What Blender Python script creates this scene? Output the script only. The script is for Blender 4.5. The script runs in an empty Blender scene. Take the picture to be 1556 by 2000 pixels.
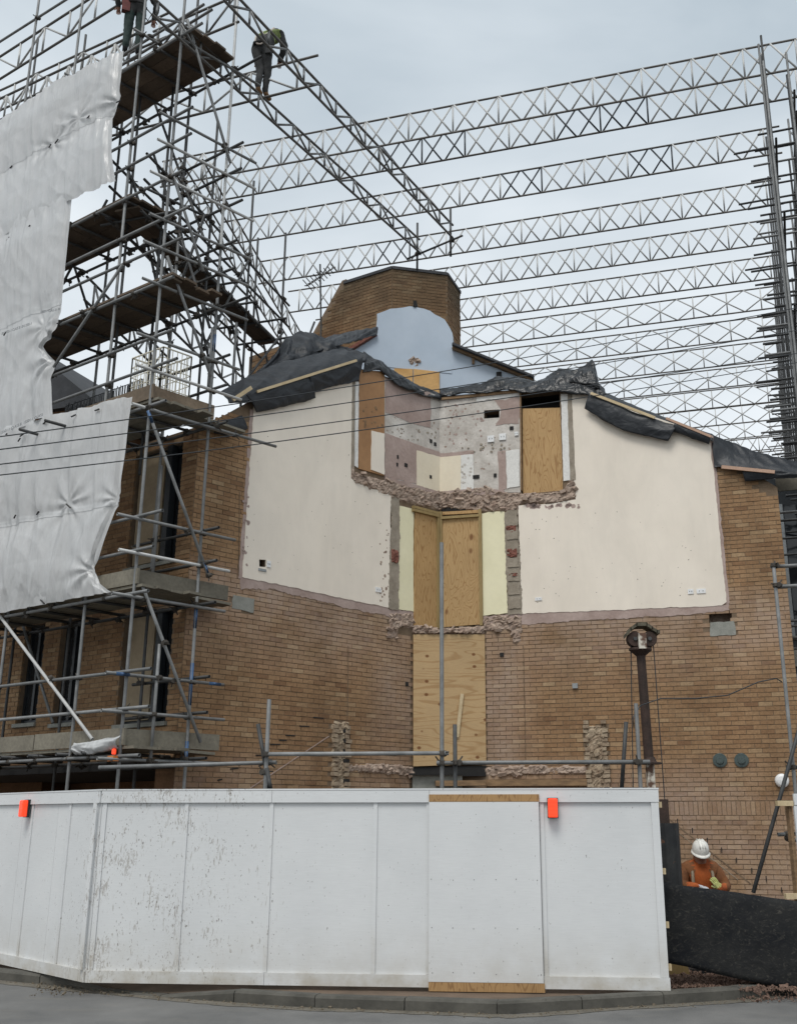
import bpy, bmesh, math, random
from mathutils import Vector, Matrix, Quaternion, noise as mnoise
from mathutils.geometry import tessellate_polygon
random.seed(7)
SC = bpy.context.scene
COL = SC.collection
R = math.radians

# ------------------------------------------------------------------ camera
F, PX, PY, HOR, EYE = 2000.0, 850.0, 1000.0, 1600.0, 1.8      # calibrated on the walls' vanishing points
TH = math.atan((HOR - PY) / F)
CT, ST = math.cos(TH), math.sin(TH)
cam = bpy.data.cameras.new('camera')
cam.sensor_fit = 'VERTICAL'; cam.sensor_height = 20.0; cam.lens = F / 2000 * 20.0
cam.shift_x = (778 - PX) / 2000.0
cam.clip_start = 0.05; cam.clip_end = 2000
co = bpy.data.objects.new('camera', cam); COL.objects.link(co)
co.location = (0, 0, EYE); co.rotation_euler = (math.pi / 2 + TH, 0, 0)
SC.camera = co

# ------------------------------------------------------------------ sky, sun, exposure
SUN_EL, SUN_AZ = R(58), R(200)
wd = bpy.data.worlds.new('World'); SC.world = wd; wd.use_nodes = True
nt = wd.node_tree; nt.nodes.clear()
def N(t, k, **kw):
    n = t.nodes.new(k)
    for a, b in kw.items(): setattr(n, a, b)
    return n
wo = N(nt, 'ShaderNodeOutputWorld'); bg = N(nt, 'ShaderNodeBackground'); bg.inputs[1].default_value = 0.12
sky = N(nt, 'ShaderNodeTexSky', sky_type='NISHITA'); sky.sun_disc = False
sky.sun_elevation = SUN_EL; sky.sun_rotation = SUN_AZ; sky.air_density = 1.4; sky.dust_density = 3.0
tc = N(nt, 'ShaderNodeTexCoord')
mp = N(nt, 'ShaderNodeMapping'); mp.inputs['Scale'].default_value = (1, 1, 2.2)
nz = N(nt, 'ShaderNodeTexNoise'); nz.inputs['Scale'].default_value = 1.7; nz.inputs['Detail'].default_value = 6; nz.inputs['Roughness'].default_value = .5; nz.inputs['Distortion'].default_value = .4
nt.links.new(tc.outputs['Generated'], mp.inputs[0]); nt.links.new(mp.outputs[0], nz.inputs[0])
cr = N(nt, 'ShaderNodeValToRGB')
cr.color_ramp.elements[0].position = .36; cr.color_ramp.elements[0].color = (.375, .448, .505, 1)
cr.color_ramp.elements[1].position = .64; cr.color_ramp.elements[1].color = (.70, .755, .795, 1)
nt.links.new(nz.outputs[0], cr.inputs[0])
# thinner, brighter cloud towards the horizon
sx = N(nt, 'ShaderNodeSeparateXYZ'); nt.links.new(tc.outputs['Generated'], sx.inputs[0])
mr = N(nt, 'ShaderNodeMapRange'); mr.inputs[1].default_value = .25; mr.inputs[2].default_value = .72; mr.inputs[3].default_value = 1.0; mr.inputs[4].default_value = 0.0
nt.links.new(sx.outputs[2], mr.inputs[0])
mh = N(nt, 'ShaderNodeMix', data_type='RGBA'); mh.inputs[7].default_value = (.85, .885, .91, 1)
mm = N(nt, 'ShaderNodeMath', operation='MULTIPLY'); mm.inputs[1].default_value = .7
nt.links.new(mr.outputs[0], mm.inputs[0]); nt.links.new(mm.outputs[0], mh.inputs[0]); nt.links.new(cr.outputs[0], mh.inputs[6])
sc_ = N(nt, 'ShaderNodeVectorMath', operation='SCALE'); sc_.inputs[3].default_value = 6.9
nt.links.new(mh.outputs[2], sc_.inputs[0])
mx = N(nt, 'ShaderNodeMix', data_type='RGBA'); mx.inputs[0].default_value = .94
nt.links.new(sky.outputs[0], mx.inputs[6]); nt.links.new(sc_.outputs[0], mx.inputs[7])
nt.links.new(mx.outputs[2], bg.inputs[0]); nt.links.new(bg.outputs[0], wo.inputs[0])

sl = bpy.data.lights.new('sun', 'SUN'); sl.energy = 1.5; sl.angle = R(25); sl.color = (1, .97, .92)
so = bpy.data.objects.new('sun', sl); COL.objects.link(so)
# the lamp shines from (azimuth, elevation): behind the camera, a little to its left
sdir = Vector((math.sin(SUN_AZ) * math.cos(SUN_EL), math.cos(SUN_AZ) * math.cos(SUN_EL), math.sin(SUN_EL)))
so.rotation_euler = sdir.to_track_quat('Z', 'Y').to_euler()
so.location = sdir * 60
vs = SC.view_settings
SC.display_settings.display_device = 'sRGB'
vs.view_transform = 'Standard'; vs.look = 'None'; vs.gamma = 1; vs.use_curve_mapping = False; vs.exposure = 0.5
SC.render.resolution_x = 796; SC.render.resolution_y = 1024

# ------------------------------------------------------------------ geometry helpers
def ray(x, y):
    r = (x - PX) / F; u = (PY - y) / F
    return Vector((r, CT - u * ST, ST + u * CT))
def atY(x, y, Y):
    a = ray(x, y); k = Y / a.y
    return Vector((a.x * k, Y, EYE + a.z * k))
def atZ(x, y, Z):
    a = ray(x, y); k = (Z - EYE) / a.z
    return Vector((a.x * k, a.y * k, Z))
def proj(p):
    z = p[2] - EYE; f = p[1] * CT + z * ST
    return PX + F * p[0] / f, PY - F * (-p[1] * ST + z * CT) / f
class Wall:                                    # a vertical plane of the place: u runs along it, z up, o towards the street
    def __init__(s, ox, oy, ang):
        s.o = Vector((ox, oy, 0)); s.d = Vector((math.cos(ang), math.sin(ang), 0))
        n = Vector((-s.d.y, s.d.x, 0))
        if n.dot(s.o) > 0: n = -n
        s.n = n
    def st(s, x, y, off=0):
        a = ray(x, y); q = s.o + s.n * off
        k = q.dot(s.n) / (a.x * s.n.x + a.y * s.n.y)
        p = a * k
        return ((p - s.o).dot(s.d), EYE + a.z * k)
    def pt(s, u, z, off=0):
        v = s.o + s.d * u + s.n * off; return Vector((v.x, v.y, z))
    def px(s, x, y, off=0):
        return s.pt(*s.st(x, y, off), off)
class MB:
    def __init__(s): s.v = []; s.f = []; s.a = []
    def quad(s, *p, rnd=None):
        i = len(s.v); s.v += [tuple(q) for q in p]; s.f.append(tuple(range(i, i + len(p))))
    def box(s, c, ax, ay, az, rnd=None):       # centre and three half axes
        c, ax, ay, az = map(Vector, (c, ax, ay, az)); i = len(s.v)
        for k in (-1, 1):
            for j in (-1, 1):
                for l in (-1, 1): s.v.append(tuple(c + ax * l + ay * j + az * k))
        for q in ((0, 2, 3, 1), (4, 5, 7, 6), (0, 1, 5, 4), (2, 6, 7, 3), (0, 4, 6, 2), (1, 3, 7, 5)):
            s.f.append(tuple(i + w for w in q))
        if rnd is not None: s.a += [rnd] * 8
        return s
    def tube(s, pts, r, n=8, cap=True):
        pts = [Vector(p) for p in pts]; rr = r if isinstance(r, (list, tuple)) else [r] * len(pts)
        base = len(s.v); up = Vector((0, 0, 1))
        for k, p in enumerate(pts):
            t = (pts[min(k + 1, len(pts) - 1)] - pts[max(k - 1, 0)]).normalized()
            a = t.cross(up)
            if a.length < 1e-3: a = t.cross(Vector((1, 0, 0)))
            a.normalize(); b = t.cross(a)
            for j in range(n):
                w = 2 * math.pi * j / n; s.v.append(tuple(p + (a * math.cos(w) + b * math.sin(w)) * rr[k]))
        for k in range(len(pts) - 1):
            for j in range(n):
                s.f.append((base + k * n + j, base + k * n + (j + 1) % n, base + (k + 1) * n + (j + 1) % n, base + (k + 1) * n + j))
        if cap:
            s.f.append(tuple(base + j for j in range(n))[::-1]); s.f.append(tuple(base + (len(pts) - 1) * n + j for j in range(n)))
        return s
    def lathe(s, c, ax, prof, n=20):           # profile of (distance along axis, radius)
        c, ax = Vector(c), Vector(ax).normalized(); return s.tube([c + ax * h for h, _ in prof], [r for _, r in prof], n)
    def mesh(s, name, smooth=False):
        m = bpy.data.meshes.new(name); m.from_pydata(s.v, [], s.f)
        if s.a:
            at = m.attributes.new('rnd', 'FLOAT', 'POINT'); at.data.foreach_set('value', s.a)
        if smooth: m.polygons.foreach_set('use_smooth', [True] * len(m.polygons))
        m.update(); return m
def fixn(m):
    b = bmesh.new(); b.from_mesh(m); bmesh.ops.recalc_face_normals(b, faces=b.faces); b.to_mesh(m); b.free(); return m
def add(name, mesh, mat=None, parent=None):
    if isinstance(mesh, MB): mesh = mesh.mesh(name)
    o = bpy.data.objects.new(name, mesh); COL.objects.link(o)
    if mat is not None and not mesh.materials: mesh.materials.append(mat)
    if parent is not None:
        o.parent = parent; o.matrix_parent_inverse = Matrix.Translation(-wloc(parent))
    return o
WL = {}
def wloc(p):
    return WL.get(p.name, Vector((0, 0, 0)))
def tag(o, label=None, cat=None, group=None, kind=None):
    if label: o['label'] = label
    if cat: o['category'] = cat
    if group: o['group'] = group
    if kind: o['kind'] = kind
    return o
def thing(name, loc, label, cat, group=None):
    o = bpy.data.objects.new(name, None); COL.objects.link(o); o.empty_display_size = .2
    o.location = loc; WL[o.name] = Vector(loc)
    return tag(o, label, cat, group)
def inpoly(x, y, P):
    c = False; j = len(P) - 1
    for i in range(len(P)):
        if (P[i][1] > y) != (P[j][1] > y) and x < (P[j][0] - P[i][0]) * (y - P[i][1]) / (P[j][1] - P[i][1]) + P[i][0]: c = not c
        j = i
    return c
def jag(P, amp, step, seed=0, skip=()):
    """broken edge: subdivide the outline and push the points about (metres in wall coordinates)"""
    rg = random.Random(seed); out = []
    for i in range(len(P)):
        a, b = P[i], P[(i + 1) % len(P)]
        L = math.hypot(b[0] - a[0], b[1] - a[1]); n = 1 if i in skip else max(1, int(L / step))
        nx, ny = (-(b[1] - a[1]) / L, (b[0] - a[0]) / L) if L else (0, 0); drift = 0
        for k in range(n):
            t = k / n; drift = drift * .6 + rg.gauss(0, amp) * .7
            e = drift if 0 < k else 0
            out.append((a[0] + (b[0] - a[0]) * t + nx * e, a[1] + (b[1] - a[1]) * t + ny * e))
    return out
def slab(w, P, o0, o1, holes=(), mb=None, back=False):
    """plate on a wall from offset o0 to o1, outline P in (u, z), with openings"""
    mb = mb or MB(); loops = [list(P)] + [list(h) for h in holes]
    flat = [q for l in loops for q in l]
    tri = tessellate_polygon([[Vector((q[0], q[1], 0)) for q in l] for l in loops])
    base = len(mb.v)
    for q in flat: mb.v.append(tuple(w.pt(q[0], q[1], o1)))
    for q in flat: mb.v.append(tuple(w.pt(q[0], q[1], o0)))
    n = len(flat)
    for t in tri:
        mb.f.append(tuple(base + i for i in t))
        if back: mb.f.append(tuple(base + n + i for i in reversed(t)))
    k = 0
    for l in loops:
        for i in range(len(l)):
            a, b = base + k + i, base + k + (i + 1) % len(l)
            mb.f.append((a, b, b + n, a + n))
        k += len(l)
    return mb
def pxs(w, pts, off=0): return [w.st(x, y, off) for x, y in pts]
def rect(u0, u1, z0, z1): return [(u0, z0), (u1, z0), (u1, z1), (u0, z1)]
def wbox(w, u0, u1, z0, z1, o0, o1, mb=None):
    mb = mb or MB(); c = w.pt((u0 + u1) / 2, (z0 + z1) / 2, (o0 + o1) / 2)
    return mb.box(c, w.d * (abs(u1 - u0) / 2), w.n * (abs(o1 - o0) / 2), Vector((0, 0, abs(z1 - z0) / 2)))
def bar(a, b, wd_, th, side=None, mb=None):
    """rectangular bar from a to b; wd_ across 'side', th across the third axis"""
    mb = mb or MB(); a, b = Vector(a), Vector(b); t = (b - a); L = t.length; t.normalize()
    side = Vector(side) if side is not None else Vector((0, 0, 1))
    s = side - t * side.dot(t)
    if s.length < 1e-4: s = Vector((1, 0, 0)) - t * t.x
    s.normalize(); q = t.cross(s)
    return mb.box((a + b) / 2, t * (L / 2), s * (wd_ / 2), q * (th / 2))
def rough(w, P, off, amp, cell, seed=0, sc=9.0, chunks=90):
    """hacked masonry: a fine grid thrown about in depth, falling back to the wall at its rim"""
    us = [p[0] for p in P]; zs = [p[1] for p in P]; mb = MB()
    u0, z0 = min(us), min(zs); nu = int((max(us) - u0) / cell) + 2; nzz = int((max(zs) - z0) / cell) + 2
    idx = {}; rg = random.Random(seed)
    jit = {(i, j): (rg.uniform(-.35, .35) * cell, rg.uniform(-.35, .35) * cell) for i in range(nu + 1) for j in range(nzz + 1)}
    ins = {(i, j) for i in range(nu) for j in range(nzz) if inpoly(u0 + (i + .5) * cell, z0 + (j + .5) * cell, P)}
    def vid(i, j):
        if (i, j) in idx: return idx[(i, j)]
        full = all((i + a, j + b) in ins for a in (-1, 0) for b in (-1, 0))
        u = u0 + i * cell + jit[(i, j)][0]; z = z0 + j * cell + jit[(i, j)][1]
        o = -.004
        if full:
            o = off + amp * (mnoise.noise((u * sc, z * sc, seed * 3.1)) + .7 * mnoise.noise((u * sc * 2.7, z * sc * 2.7, seed)) + rg.uniform(-.35, .35))
            o = max(o, .004)
        idx[(i, j)] = len(mb.v); mb.v.append(tuple(w.pt(u, z, o))); return idx[(i, j)]
    for (i, j) in sorted(ins):
        mb.f.append((vid(i, j), vid(i + 1, j), vid(i + 1, j + 1), vid(i, j + 1)))
    area = abs(sum(P[i][0] * P[(i + 1) % len(P)][1] - P[(i + 1) % len(P)][0] * P[i][1] for i in range(len(P)))) / 2
    k = 0; tries = 0
    while k < area * chunks and tries < 4000:                # angular lumps of snapped brick bedded in it
        tries += 1; u, z = rg.uniform(min(us), max(us)), rg.uniform(min(zs), max(zs))
        if not inpoly(u, z, P): continue
        q = Quaternion((1, rg.gauss(0, .25), rg.gauss(0, .25), rg.gauss(0, .25))); q.normalize(); s = rg.uniform(.018, .05)
        mb.box(w.pt(u, z, off * rg.uniform(.3, 1.1)), q @ (w.d * s * rg.uniform(.8, 1.7)), q @ (w.n * s * rg.uniform(.5, 1)), q @ Vector((0, 0, s * rg.uniform(.45, .8)))); k += 1
    m = mb.mesh('rough'); return fixn(m)

# ------------------------------------------------------------------ materials
MATS = {}
def base_mat(name):
    m = bpy.data.materials.new(name); m.use_nodes = True; t = m.node_tree; t.nodes.clear()
    o = N(t, 'ShaderNodeOutputMaterial'); p = N(t, 'ShaderNodeBsdfPrincipled'); t.links.new(p.outputs[0], o.inputs[0])
    MATS[name] = m; return m, t, p
def pos(t, scale=(1, 1, 1), obj=False):
    mp = N(t, 'ShaderNodeMapping'); mp.inputs['Scale'].default_value = scale
    if obj: t.links.new(N(t, 'ShaderNodeTexCoord').outputs['Object'], mp.inputs[0])
    else: t.links.new(N(t, 'ShaderNodeNewGeometry').outputs['Position'], mp.inputs[0])
    return mp.outputs[0]
def noise(t, vec, scale, detail=4, rough=.55, dist=0.0):
    n = N(t, 'ShaderNodeTexNoise'); n.inputs['Scale'].default_value = scale; n.inputs['Detail'].default_value = detail
    n.inputs['Roughness'].default_value = rough; n.inputs['Distortion'].default_value = dist
    if vec is not None: t.links.new(vec, n.inputs[0])
    return n.outputs[0]
def ramp(t, fac, stops):
    r = N(t, 'ShaderNodeValToRGB'); e = r.color_ramp.elements
    while len(e) < len(stops): e.new(.5)
    for k, (p_, c) in enumerate(stops):
        e[k].position = p_; e[k].color = (*c, 1) if isinstance(c, (tuple, list)) else (c, c, c, 1)
    t.links.new(fac, r.inputs[0]); return r.outputs[0]
def mix(t, fac, a, b, mode='MIX'):
    n = N(t, 'ShaderNodeMix', data_type='RGBA', blend_type=mode)
    for k, v in ((0, fac), (6, a), (7, b)):
        if isinstance(v, (int, float)): n.inputs[k].default_value = v
        elif isinstance(v, tuple): n.inputs[k].default_value = (*v, 1)
        else: t.links.new(v, n.inputs[k])
    return n.outputs[2]
def math_(t, op, a, b=0.0):
    n = N(t, 'ShaderNodeMath', operation=op)
    for k, v in enumerate((a, b)):
        if isinstance(v, (int, float)): n.inputs[k].default_value = v
        else: t.links.new(v, n.inputs[k])
    return n.outputs[0]
def bump(t, p, h, strength=.3, dist=.02):
    b = N(t, 'ShaderNodeBump'); b.inputs['Strength'].default_value = strength; b.inputs['Distance'].default_value = dist
    t.links.new(h, b.inputs['Height']); t.links.new(b.outputs[0], p.inputs['Normal'])
def simple(name, a, b, scale=6, rough=.8, metal=0.0, bm=.2, detail=5, stretch=(1, 1, 1), lo=.3, hi=.7, spots=None, orand=0.0, spec=.5, fine=.35):
    """two tones over noise, fine relief, optional dark specks"""
    m, t, p = base_mat(name); v = pos(t, stretch)
    n = noise(t, v, scale, detail); c = ramp(t, n, [(lo, a), (hi, b)])
    n2 = noise(t, v, scale * 7, 3)
    c = mix(t, fine, c, ramp(t, n2, [(.3, .55), (.7, 1.0)]), 'MULTIPLY')
    if orand:
        oi = N(t, 'ShaderNodeObjectInfo')
        c = mix(t, 1.0, c, ramp(t, oi.outputs['Random'], [(0, 1 - orand), (1, 1.0)]), 'MULTIPLY')
    if spots:
        s = noise(t, v, spots[0], 2, .5); k = ramp(t, s, [(spots[1], 0.0), (spots[1] + .05, 1.0)]); c = mix(t, k, c, spots[2])
    t.links.new(c, p.inputs['Base Color'])
    p.inputs['Roughness'].default_value = rough; p.inputs['Metallic'].default_value = metal; p.inputs['Specular IOR Level'].default_value = spec
    if bm: bump(t, p, n2, bm, .01)
    return m
def brick_mat(name, dark=1.0, dust=False, soot=False):
    m, t, p = base_mat(name); v = pos(t)
    at = N(t, 'ShaderNodeAttribute', attribute_name='rnd')
    k = dark
    c = ramp(t, at.outputs['Fac'], [(0, (.215 * k, .121 * k, .066 * k)), (.25, (.278 * k, .164 * k, .087 * k)), (.5, (.312 * k, .191 * k, .103 * k)), (.8, (.342 * k, .217 * k, .12 * k)), (1, (.41 * k, .286 * k, .168 * k))])
    n1 = noise(t, v, 26, 4, .6); c = mix(t, .55, c, ramp(t, n1, [(.25, .55), (.7, 1.15)]), 'MULTIPLY')
    n2 = noise(t, v, .8, 6, .65); c = mix(t, .8, c, ramp(t, n2, [(.3, .68), (.7, 1.14)]), 'MULTIPLY')
    c = mix(t, .5, c, ramp(t, noise(t, pos(t, (2.2, 2.2, .3)), 1.3, 5, .6), [(.3, .72), (.62, 1.08)]), 'MULTIPLY')
    if soot:
        sx = N(t, 'ShaderNodeSeparateXYZ'); t.links.new(N(t, 'ShaderNodeNewGeometry').outputs['Position'], sx.inputs[0])
        q = math_(t, 'ADD', sx.outputs[2], math_(t, 'MULTIPLY', noise(t, v, 2.2, 5), 1.6))
        f = N(t, 'ShaderNodeMapRange'); f.inputs[1].default_value = soot - 1.0; f.inputs[2].default_value = soot + .75; f.inputs[4].default_value = .92
        t.links.new(q, f.inputs[0])
        c = mix(t, f.outputs[0], c, (.045, .042, .03))
    if dust:
        g = N(t, 'ShaderNodeNewGeometry'); sx = N(t, 'ShaderNodeSeparateXYZ'); t.links.new(g.outputs['Position'], sx.inputs[0])
        # plaster dust and paint ghosts: a band under the removed floor and the old room corner
        a = N(t, 'ShaderNodeMapRange'); a.inputs[1].default_value = 3.9; a.inputs[2].default_value = 5.3; a.inputs[4].default_value = .95
        t.links.new(sx.outputs[2], a.inputs[0])
        a2 = N(t, 'ShaderNodeMapRange'); a2.inputs[1].default_value = 5.7; a2.inputs[2].default_value = 5.35; t.links.new(sx.outputs[2], a2.inputs[0])
        a1 = math_(t, 'MULTIPLY', math_(t, 'MULTIPLY', a.outputs[0], a2.outputs[0]), ramp(t, noise(t, v, 1.6, 5, .65), [(.34, .15), (.66, 1.0)]))
        cx = N(t, 'ShaderNodeCombineXYZ'); t.links.new(sx.outputs[0], cx.inputs[0]); t.links.new(sx.outputs[1], cx.inputs[1])
        d = N(t, 'ShaderNodeVectorMath', operation='DISTANCE'); t.links.new(cx.outputs[0], d.inputs[0]); d.inputs[1].default_value = (O.x, O.y, 0)
        b_ = N(t, 'ShaderNodeMapRange'); b_.inputs[1].default_value = 1.95; b_.inputs[2].default_value = 1.25; b_.inputs[4].default_value = .75
        t.links.new(d.outputs['Value'], b_.inputs[0])
        b1 = math_(t, 'MULTIPLY', b_.outputs[0], ramp(t, noise(t, v, 1.1, 5, .6), [(.3, .1), (.65, 1.0)]))
        l_ = N(t, 'ShaderNodeMapRange'); l_.inputs[1].default_value = 2.9; l_.inputs[2].default_value = 2.2; l_.inputs[4].default_value = .6
        t.links.new(sx.outputs[2], l_.inputs[0])
        l1 = math_(t, 'MULTIPLY', l_.outputs[0], ramp(t, noise(t, v, .8, 4, .6), [(.36, 0.0), (.58, 1.0)]))
        sm = math_(t, 'MAXIMUM', math_(t, 'MAXIMUM', a1, b1), l1)
        sm = math_(t, 'MULTIPLY', sm, ramp(t, noise(t, v, 14, 4, .7), [(.25, .45), (.6, 1.0)]))
        c = mix(t, math_(t, 'MULTIPLY', sm, .9), c, (.38, .30, .25))
    t.links.new(c, p.inputs['Base Color']); p.inputs['Roughness'].default_value = .92; p.inputs['Specular IOR Level'].default_value = .25
    bump(t, p, n1, .5, .006); return m
def ply_mat(name, a, b, stretch, k=16, knots=False):
    m, t, p = base_mat(name); v = pos(t, stretch)
    n = noise(t, v, 1.3, 2, .5, .6)
    s = math_(t, 'SINE', math_(t, 'MULTIPLY', n, k * 6.28))
    c = mix(t, ramp(t, s, [(.55, 0.0), (.98, .8)]), a, b)
    fine = noise(t, pos(t, (stretch[0] * 30, stretch[1] * 30, stretch[2] * 30)), 1.5, 3)
    c = mix(t, .4, c, ramp(t, fine, [(.3, .72), (.7, 1.08)]), 'MULTIPLY')
    c = mix(t, .5, c, ramp(t, noise(t, pos(t), .8, 3), [(.3, .78), (.7, 1.1)]), 'MULTIPLY')
    if knots:
        vo = N(t, 'ShaderNodeTexVoronoi'); vo.inputs['Scale'].default_value = knots[0]; vo.inputs['Randomness'].default_value = knots[1]
        t.links.new(pos(t, knots[2]), vo.inputs[0])
        kk = ramp(t, vo.outputs['Distance'], [(.05, 1.0), (.11, .75), (.15, 0.0)]); c = mix(t, kk, c, (.16, .065, .022))
    t.links.new(c, p.inputs['Base Color']); p.inputs['Roughness'].default_value = .65; p.inputs['Specular IOR Level'].default_value = .3
    bump(t, p, fine, .15, .004); return m

# walls of the house: left gable and right gable meet in a hollow corner O
_p = atY(430, 1400, 15.6); GL = Wall(_p.x, _p.y, R(44.5)); _s = GL.st(858, 900)[0]; O = GL.pt(_s, 0)
GL = Wall(O.x, O.y, R(44.5)); GR = Wall(O.x, O.y, R(-16.5))
S_HC, S_RC = -5.34, 6.17
HC = GL.pt(S_HC, 0); RC = GR.pt(S_RC, 0)
FW = Wall(HC.x, HC.y, R(180 - 36))                   # street front behind the left scaffold
RW = Wall(RC.x, RC.y, R(32))                         # dark front round the right corner

M = {}
M['brick'] = brick_mat('yellow_brown_brick', 1.0, dust=True)
M['brick_front'] = brick_mat('front_brick', .9)
M['brick_stack'] = brick_mat('sooty_brick', .8, soot=14.3)
M['mortar'] = simple('brown_mortar', (.15, .105, .066), (.21, .15, .1), 9, .95, bm=.4)
M['cream'] = simple('cream_plaster', (.76, .69, .595), (.80, .73, .635), .7, .8, bm=.0, detail=3, fine=.06, lo=.35, hi=.65)
_t = M['cream'].node_tree; _p = _t.nodes['Principled BSDF']; _l = _p.inputs['Base Color'].links[0].from_socket
_c = mix(_t, .55, _l, ramp(_t, noise(_t, pos(_t, (1.6, 1.6, .5)), 1.1, 6, .65, .5), [(.32, .84), (.6, 1.0)]), 'MULTIPLY')        # old water marks and hand dirt
_c = mix(_t, ramp(_t, noise(_t, pos(_t, (1, 1, 1)), 5.5, 5, .7, 1.0), [(.66, 0.0), (.74, .35)]), _c, (.52, .46, .39))
_c = mix(_t, ramp(_t, noise(_t, pos(_t, (1, 1, 1.5)), 55, 2, .5), [(.76, 0.0), (.79, .7)]), _c, (.22, .17, .13)); _t.links.new(_c, _p.inputs['Base Color'])
M['creamk'] = simple('cream_kitchen', (.70, .62, .48), (.75, .68, .54), 2, .75, bm=.0, fine=.1)
M['yellow'] = simple('pale_yellow_plaster', (.74, .70, .48), (.79, .75, .53), 1.6, .75, bm=.0, fine=.1, spots=(9, .75, (.55, .5, .3)))
M['pink'] = simple('pink_plaster', (.33, .245, .215), (.44, .345, .31), 3, .92, bm=.4)
M['grey'] = simple('grey_artex', (.42, .385, .345), (.66, .625, .58), 3.5, .9, bm=.5, detail=7, spots=(11, .66, (.27, .2, .16)))
M['cement'] = simple('cement_strip', (.24, .205, .16), (.36, .315, .255), 6, .95, bm=.6)
M['pad'] = simple('concrete_padstone', (.22, .225, .20), (.31, .31, .28), 8, .9, bm=.3)
M['rubble'] = simple('broken_masonry', (.25, .175, .135), (.47, .375, .305), 9, .97, bm=.9, detail=7)
M['rubble_y'] = simple('broken_yellow_brick', (.22, .155, .105), (.46, .375, .27), 10, .97, bm=.9, detail=7)
M['redbrick'] = simple('broken_red_brick', (.14, .05, .035), (.27, .115, .085), 14, .95, bm=.8)
M['blue'] = simple('pale_blue_paint', (.41, .485, .575), (.45, .52, .605), 1.2, .75, bm=.0, fine=.08)
M['brownboard'] = simple('brown_hardboard', (.30, .155, .065), (.37, .20, .088), 1.3, .7, bm=.05, spots=(9, .70, (.25, .11, .045)))
M['ply'] = ply_mat('weathered_plywood', (.47, .30, .135), (.31, .165, .062), (3.6, 3.6, .6), 15)
M['plyv'] = ply_mat('plywood_with_knots', (.47, .31, .145), (.32, .18, .07), (3.2, 3.2, .8), 15, knots=(1.0, .9, (2.6, 2.6, 1.6)))
M['plyh'] = ply_mat('plywood_long_grain', (.47, .325, .17), (.36, .22, .10), (.32, .32, 2.4), 10, knots=(1.0, .55, (3.4, 3.4, 4.4)))
M['hatch'] = ply_mat('orange_plywood', (.60, .36, .14), (.47, .26, .085), (.4, .4, .8), 3)
M['rawply'] = ply_mat('raw_plywood_strip', (.37, .225, .10), (.22, .12, .05), (5, 5, 1.0), 12)
M['stud'] = simple('treated_stud', (.26, .185, .075), (.36, .26, .115), 5, .75, bm=.15, stretch=(3, 3, .5))
M['batten'] = simple('pale_batten', (.50, .39, .23), (.62, .50, .32), 6, .75, bm=.15)
M['pinkbatten'] = simple('rosy_batten', (.42, .27, .19), (.5, .33, .24), 6, .75, bm=.15)
M['timber'] = simple('old_timber', (.16, .10, .055), (.30, .19, .10), 5, .85, bm=.3, stretch=(1, 1, 4))
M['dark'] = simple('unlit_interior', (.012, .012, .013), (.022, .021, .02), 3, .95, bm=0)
M['joinery'] = simple('black_joinery', (.010, .013, .016), (.02, .024, .028), 3, .45, bm=0)
M['whitep'] = simple('white_plastic', (.74, .75, .75), (.8, .8, .8), 4, .4, bm=0)
M['offwhite'] = simple('off_white_paint', (.68, .67, .64), (.76, .75, .72), 4, .6, bm=.05)
M['greyp'] = simple('grey_plastic', (.24, .26, .27), (.29, .31, .32), 4, .5, bm=0)
M['cowl'] = simple('grey_green_cowl', (.045, .065, .063), (.07, .095, .09), 6, .5, bm=.05)
M['felt'] = simple('roof_felt', (.03, .032, .036), (.055, .058, .065), 4, .8, bm=.2)
M['glass'] = simple('dark_glass', (.012, .014, .016), (.02, .023, .026), 2, .08, bm=0)
M['curtain'] = simple('beige_lining', (.26, .20, .13), (.34, .27, .18), 2, .85, bm=.05)

house = thing('brick_house', (O.x, O.y, 0), 'half demolished brown brick house with cream plastered party walls and boarded doorways', 'house')

# --- openings and their outlines, in wall coordinates
def gl(*p): return pxs(GL, p)
def gr(*p): return pxs(GR, p)
ZT = 9.80                                               # top of the old kitchen wall
Z0 = -.35
gl_out = [(S_HC, Z0), (0, Z0), (0, ZT), (-2.07, ZT), (-2.15, 9.78), (GL.st(560, 735)[0], GL.st(560, 745)[1]), (GL.st(450, 806)[0], GL.st(450, 806)[1]), (S_HC, GL.st(400, 835)[1])]
door = [GR.st(1017, 962)[0], GR.st(1097, 900)[0], GR.st(1050, 962)[1], 9.74]
gr_out = [(0, Z0), (S_RC, Z0), (S_RC, 7.38), (5.1, 8.26), (2.9, 9.40), (2.55, ZT), (0, ZT)]
vent_hole = gr((945, 818), (975, 816), (975, 800), (945, 802))
pad_hole = gr((1384, 1216), (1428, 1214), (1428, 1194), (1384, 1196))
r_hole = [rect(door[0], door[1], door[2], door[3]), vent_hole, pad_hole]
l_hole = [gl((463, 1155), (470, 1156), (470, 1135), (463, 1134)), gl((505, 1107), (518, 1108), (518, 1094), (505, 1093))]
gable_l = add('gable_wall', slab(GL, gl_out, -.32, 0, l_hole, back=True), M['mortar'], house)
gable_r = add('gable_wall', slab(GR, gr_out, -.32, 0, r_hole, back=True), M['mortar'], house)
def niche(w, P, depth, name='recess'):                 # lining of an opening
    mb = MB(); n = len(P)
    for i in range(n):
        a, b = P[i], P[(i + 1) % n]
        mb.quad(w.pt(*a, -.001), w.pt(*b, -.001), w.pt(*b, -depth), w.pt(*a, -depth))
    mb.quad(*[w.pt(*q, -depth) for q in P])
    return mb
def grow(P, k):
    cx = sum(p[0] for p in P) / len(P); cz = sum(p[1] for p in P) / len(P)
    return [(cx + (p[0] - cx) * k, cz + (p[1] - cz) * k) for p in P]
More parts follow.
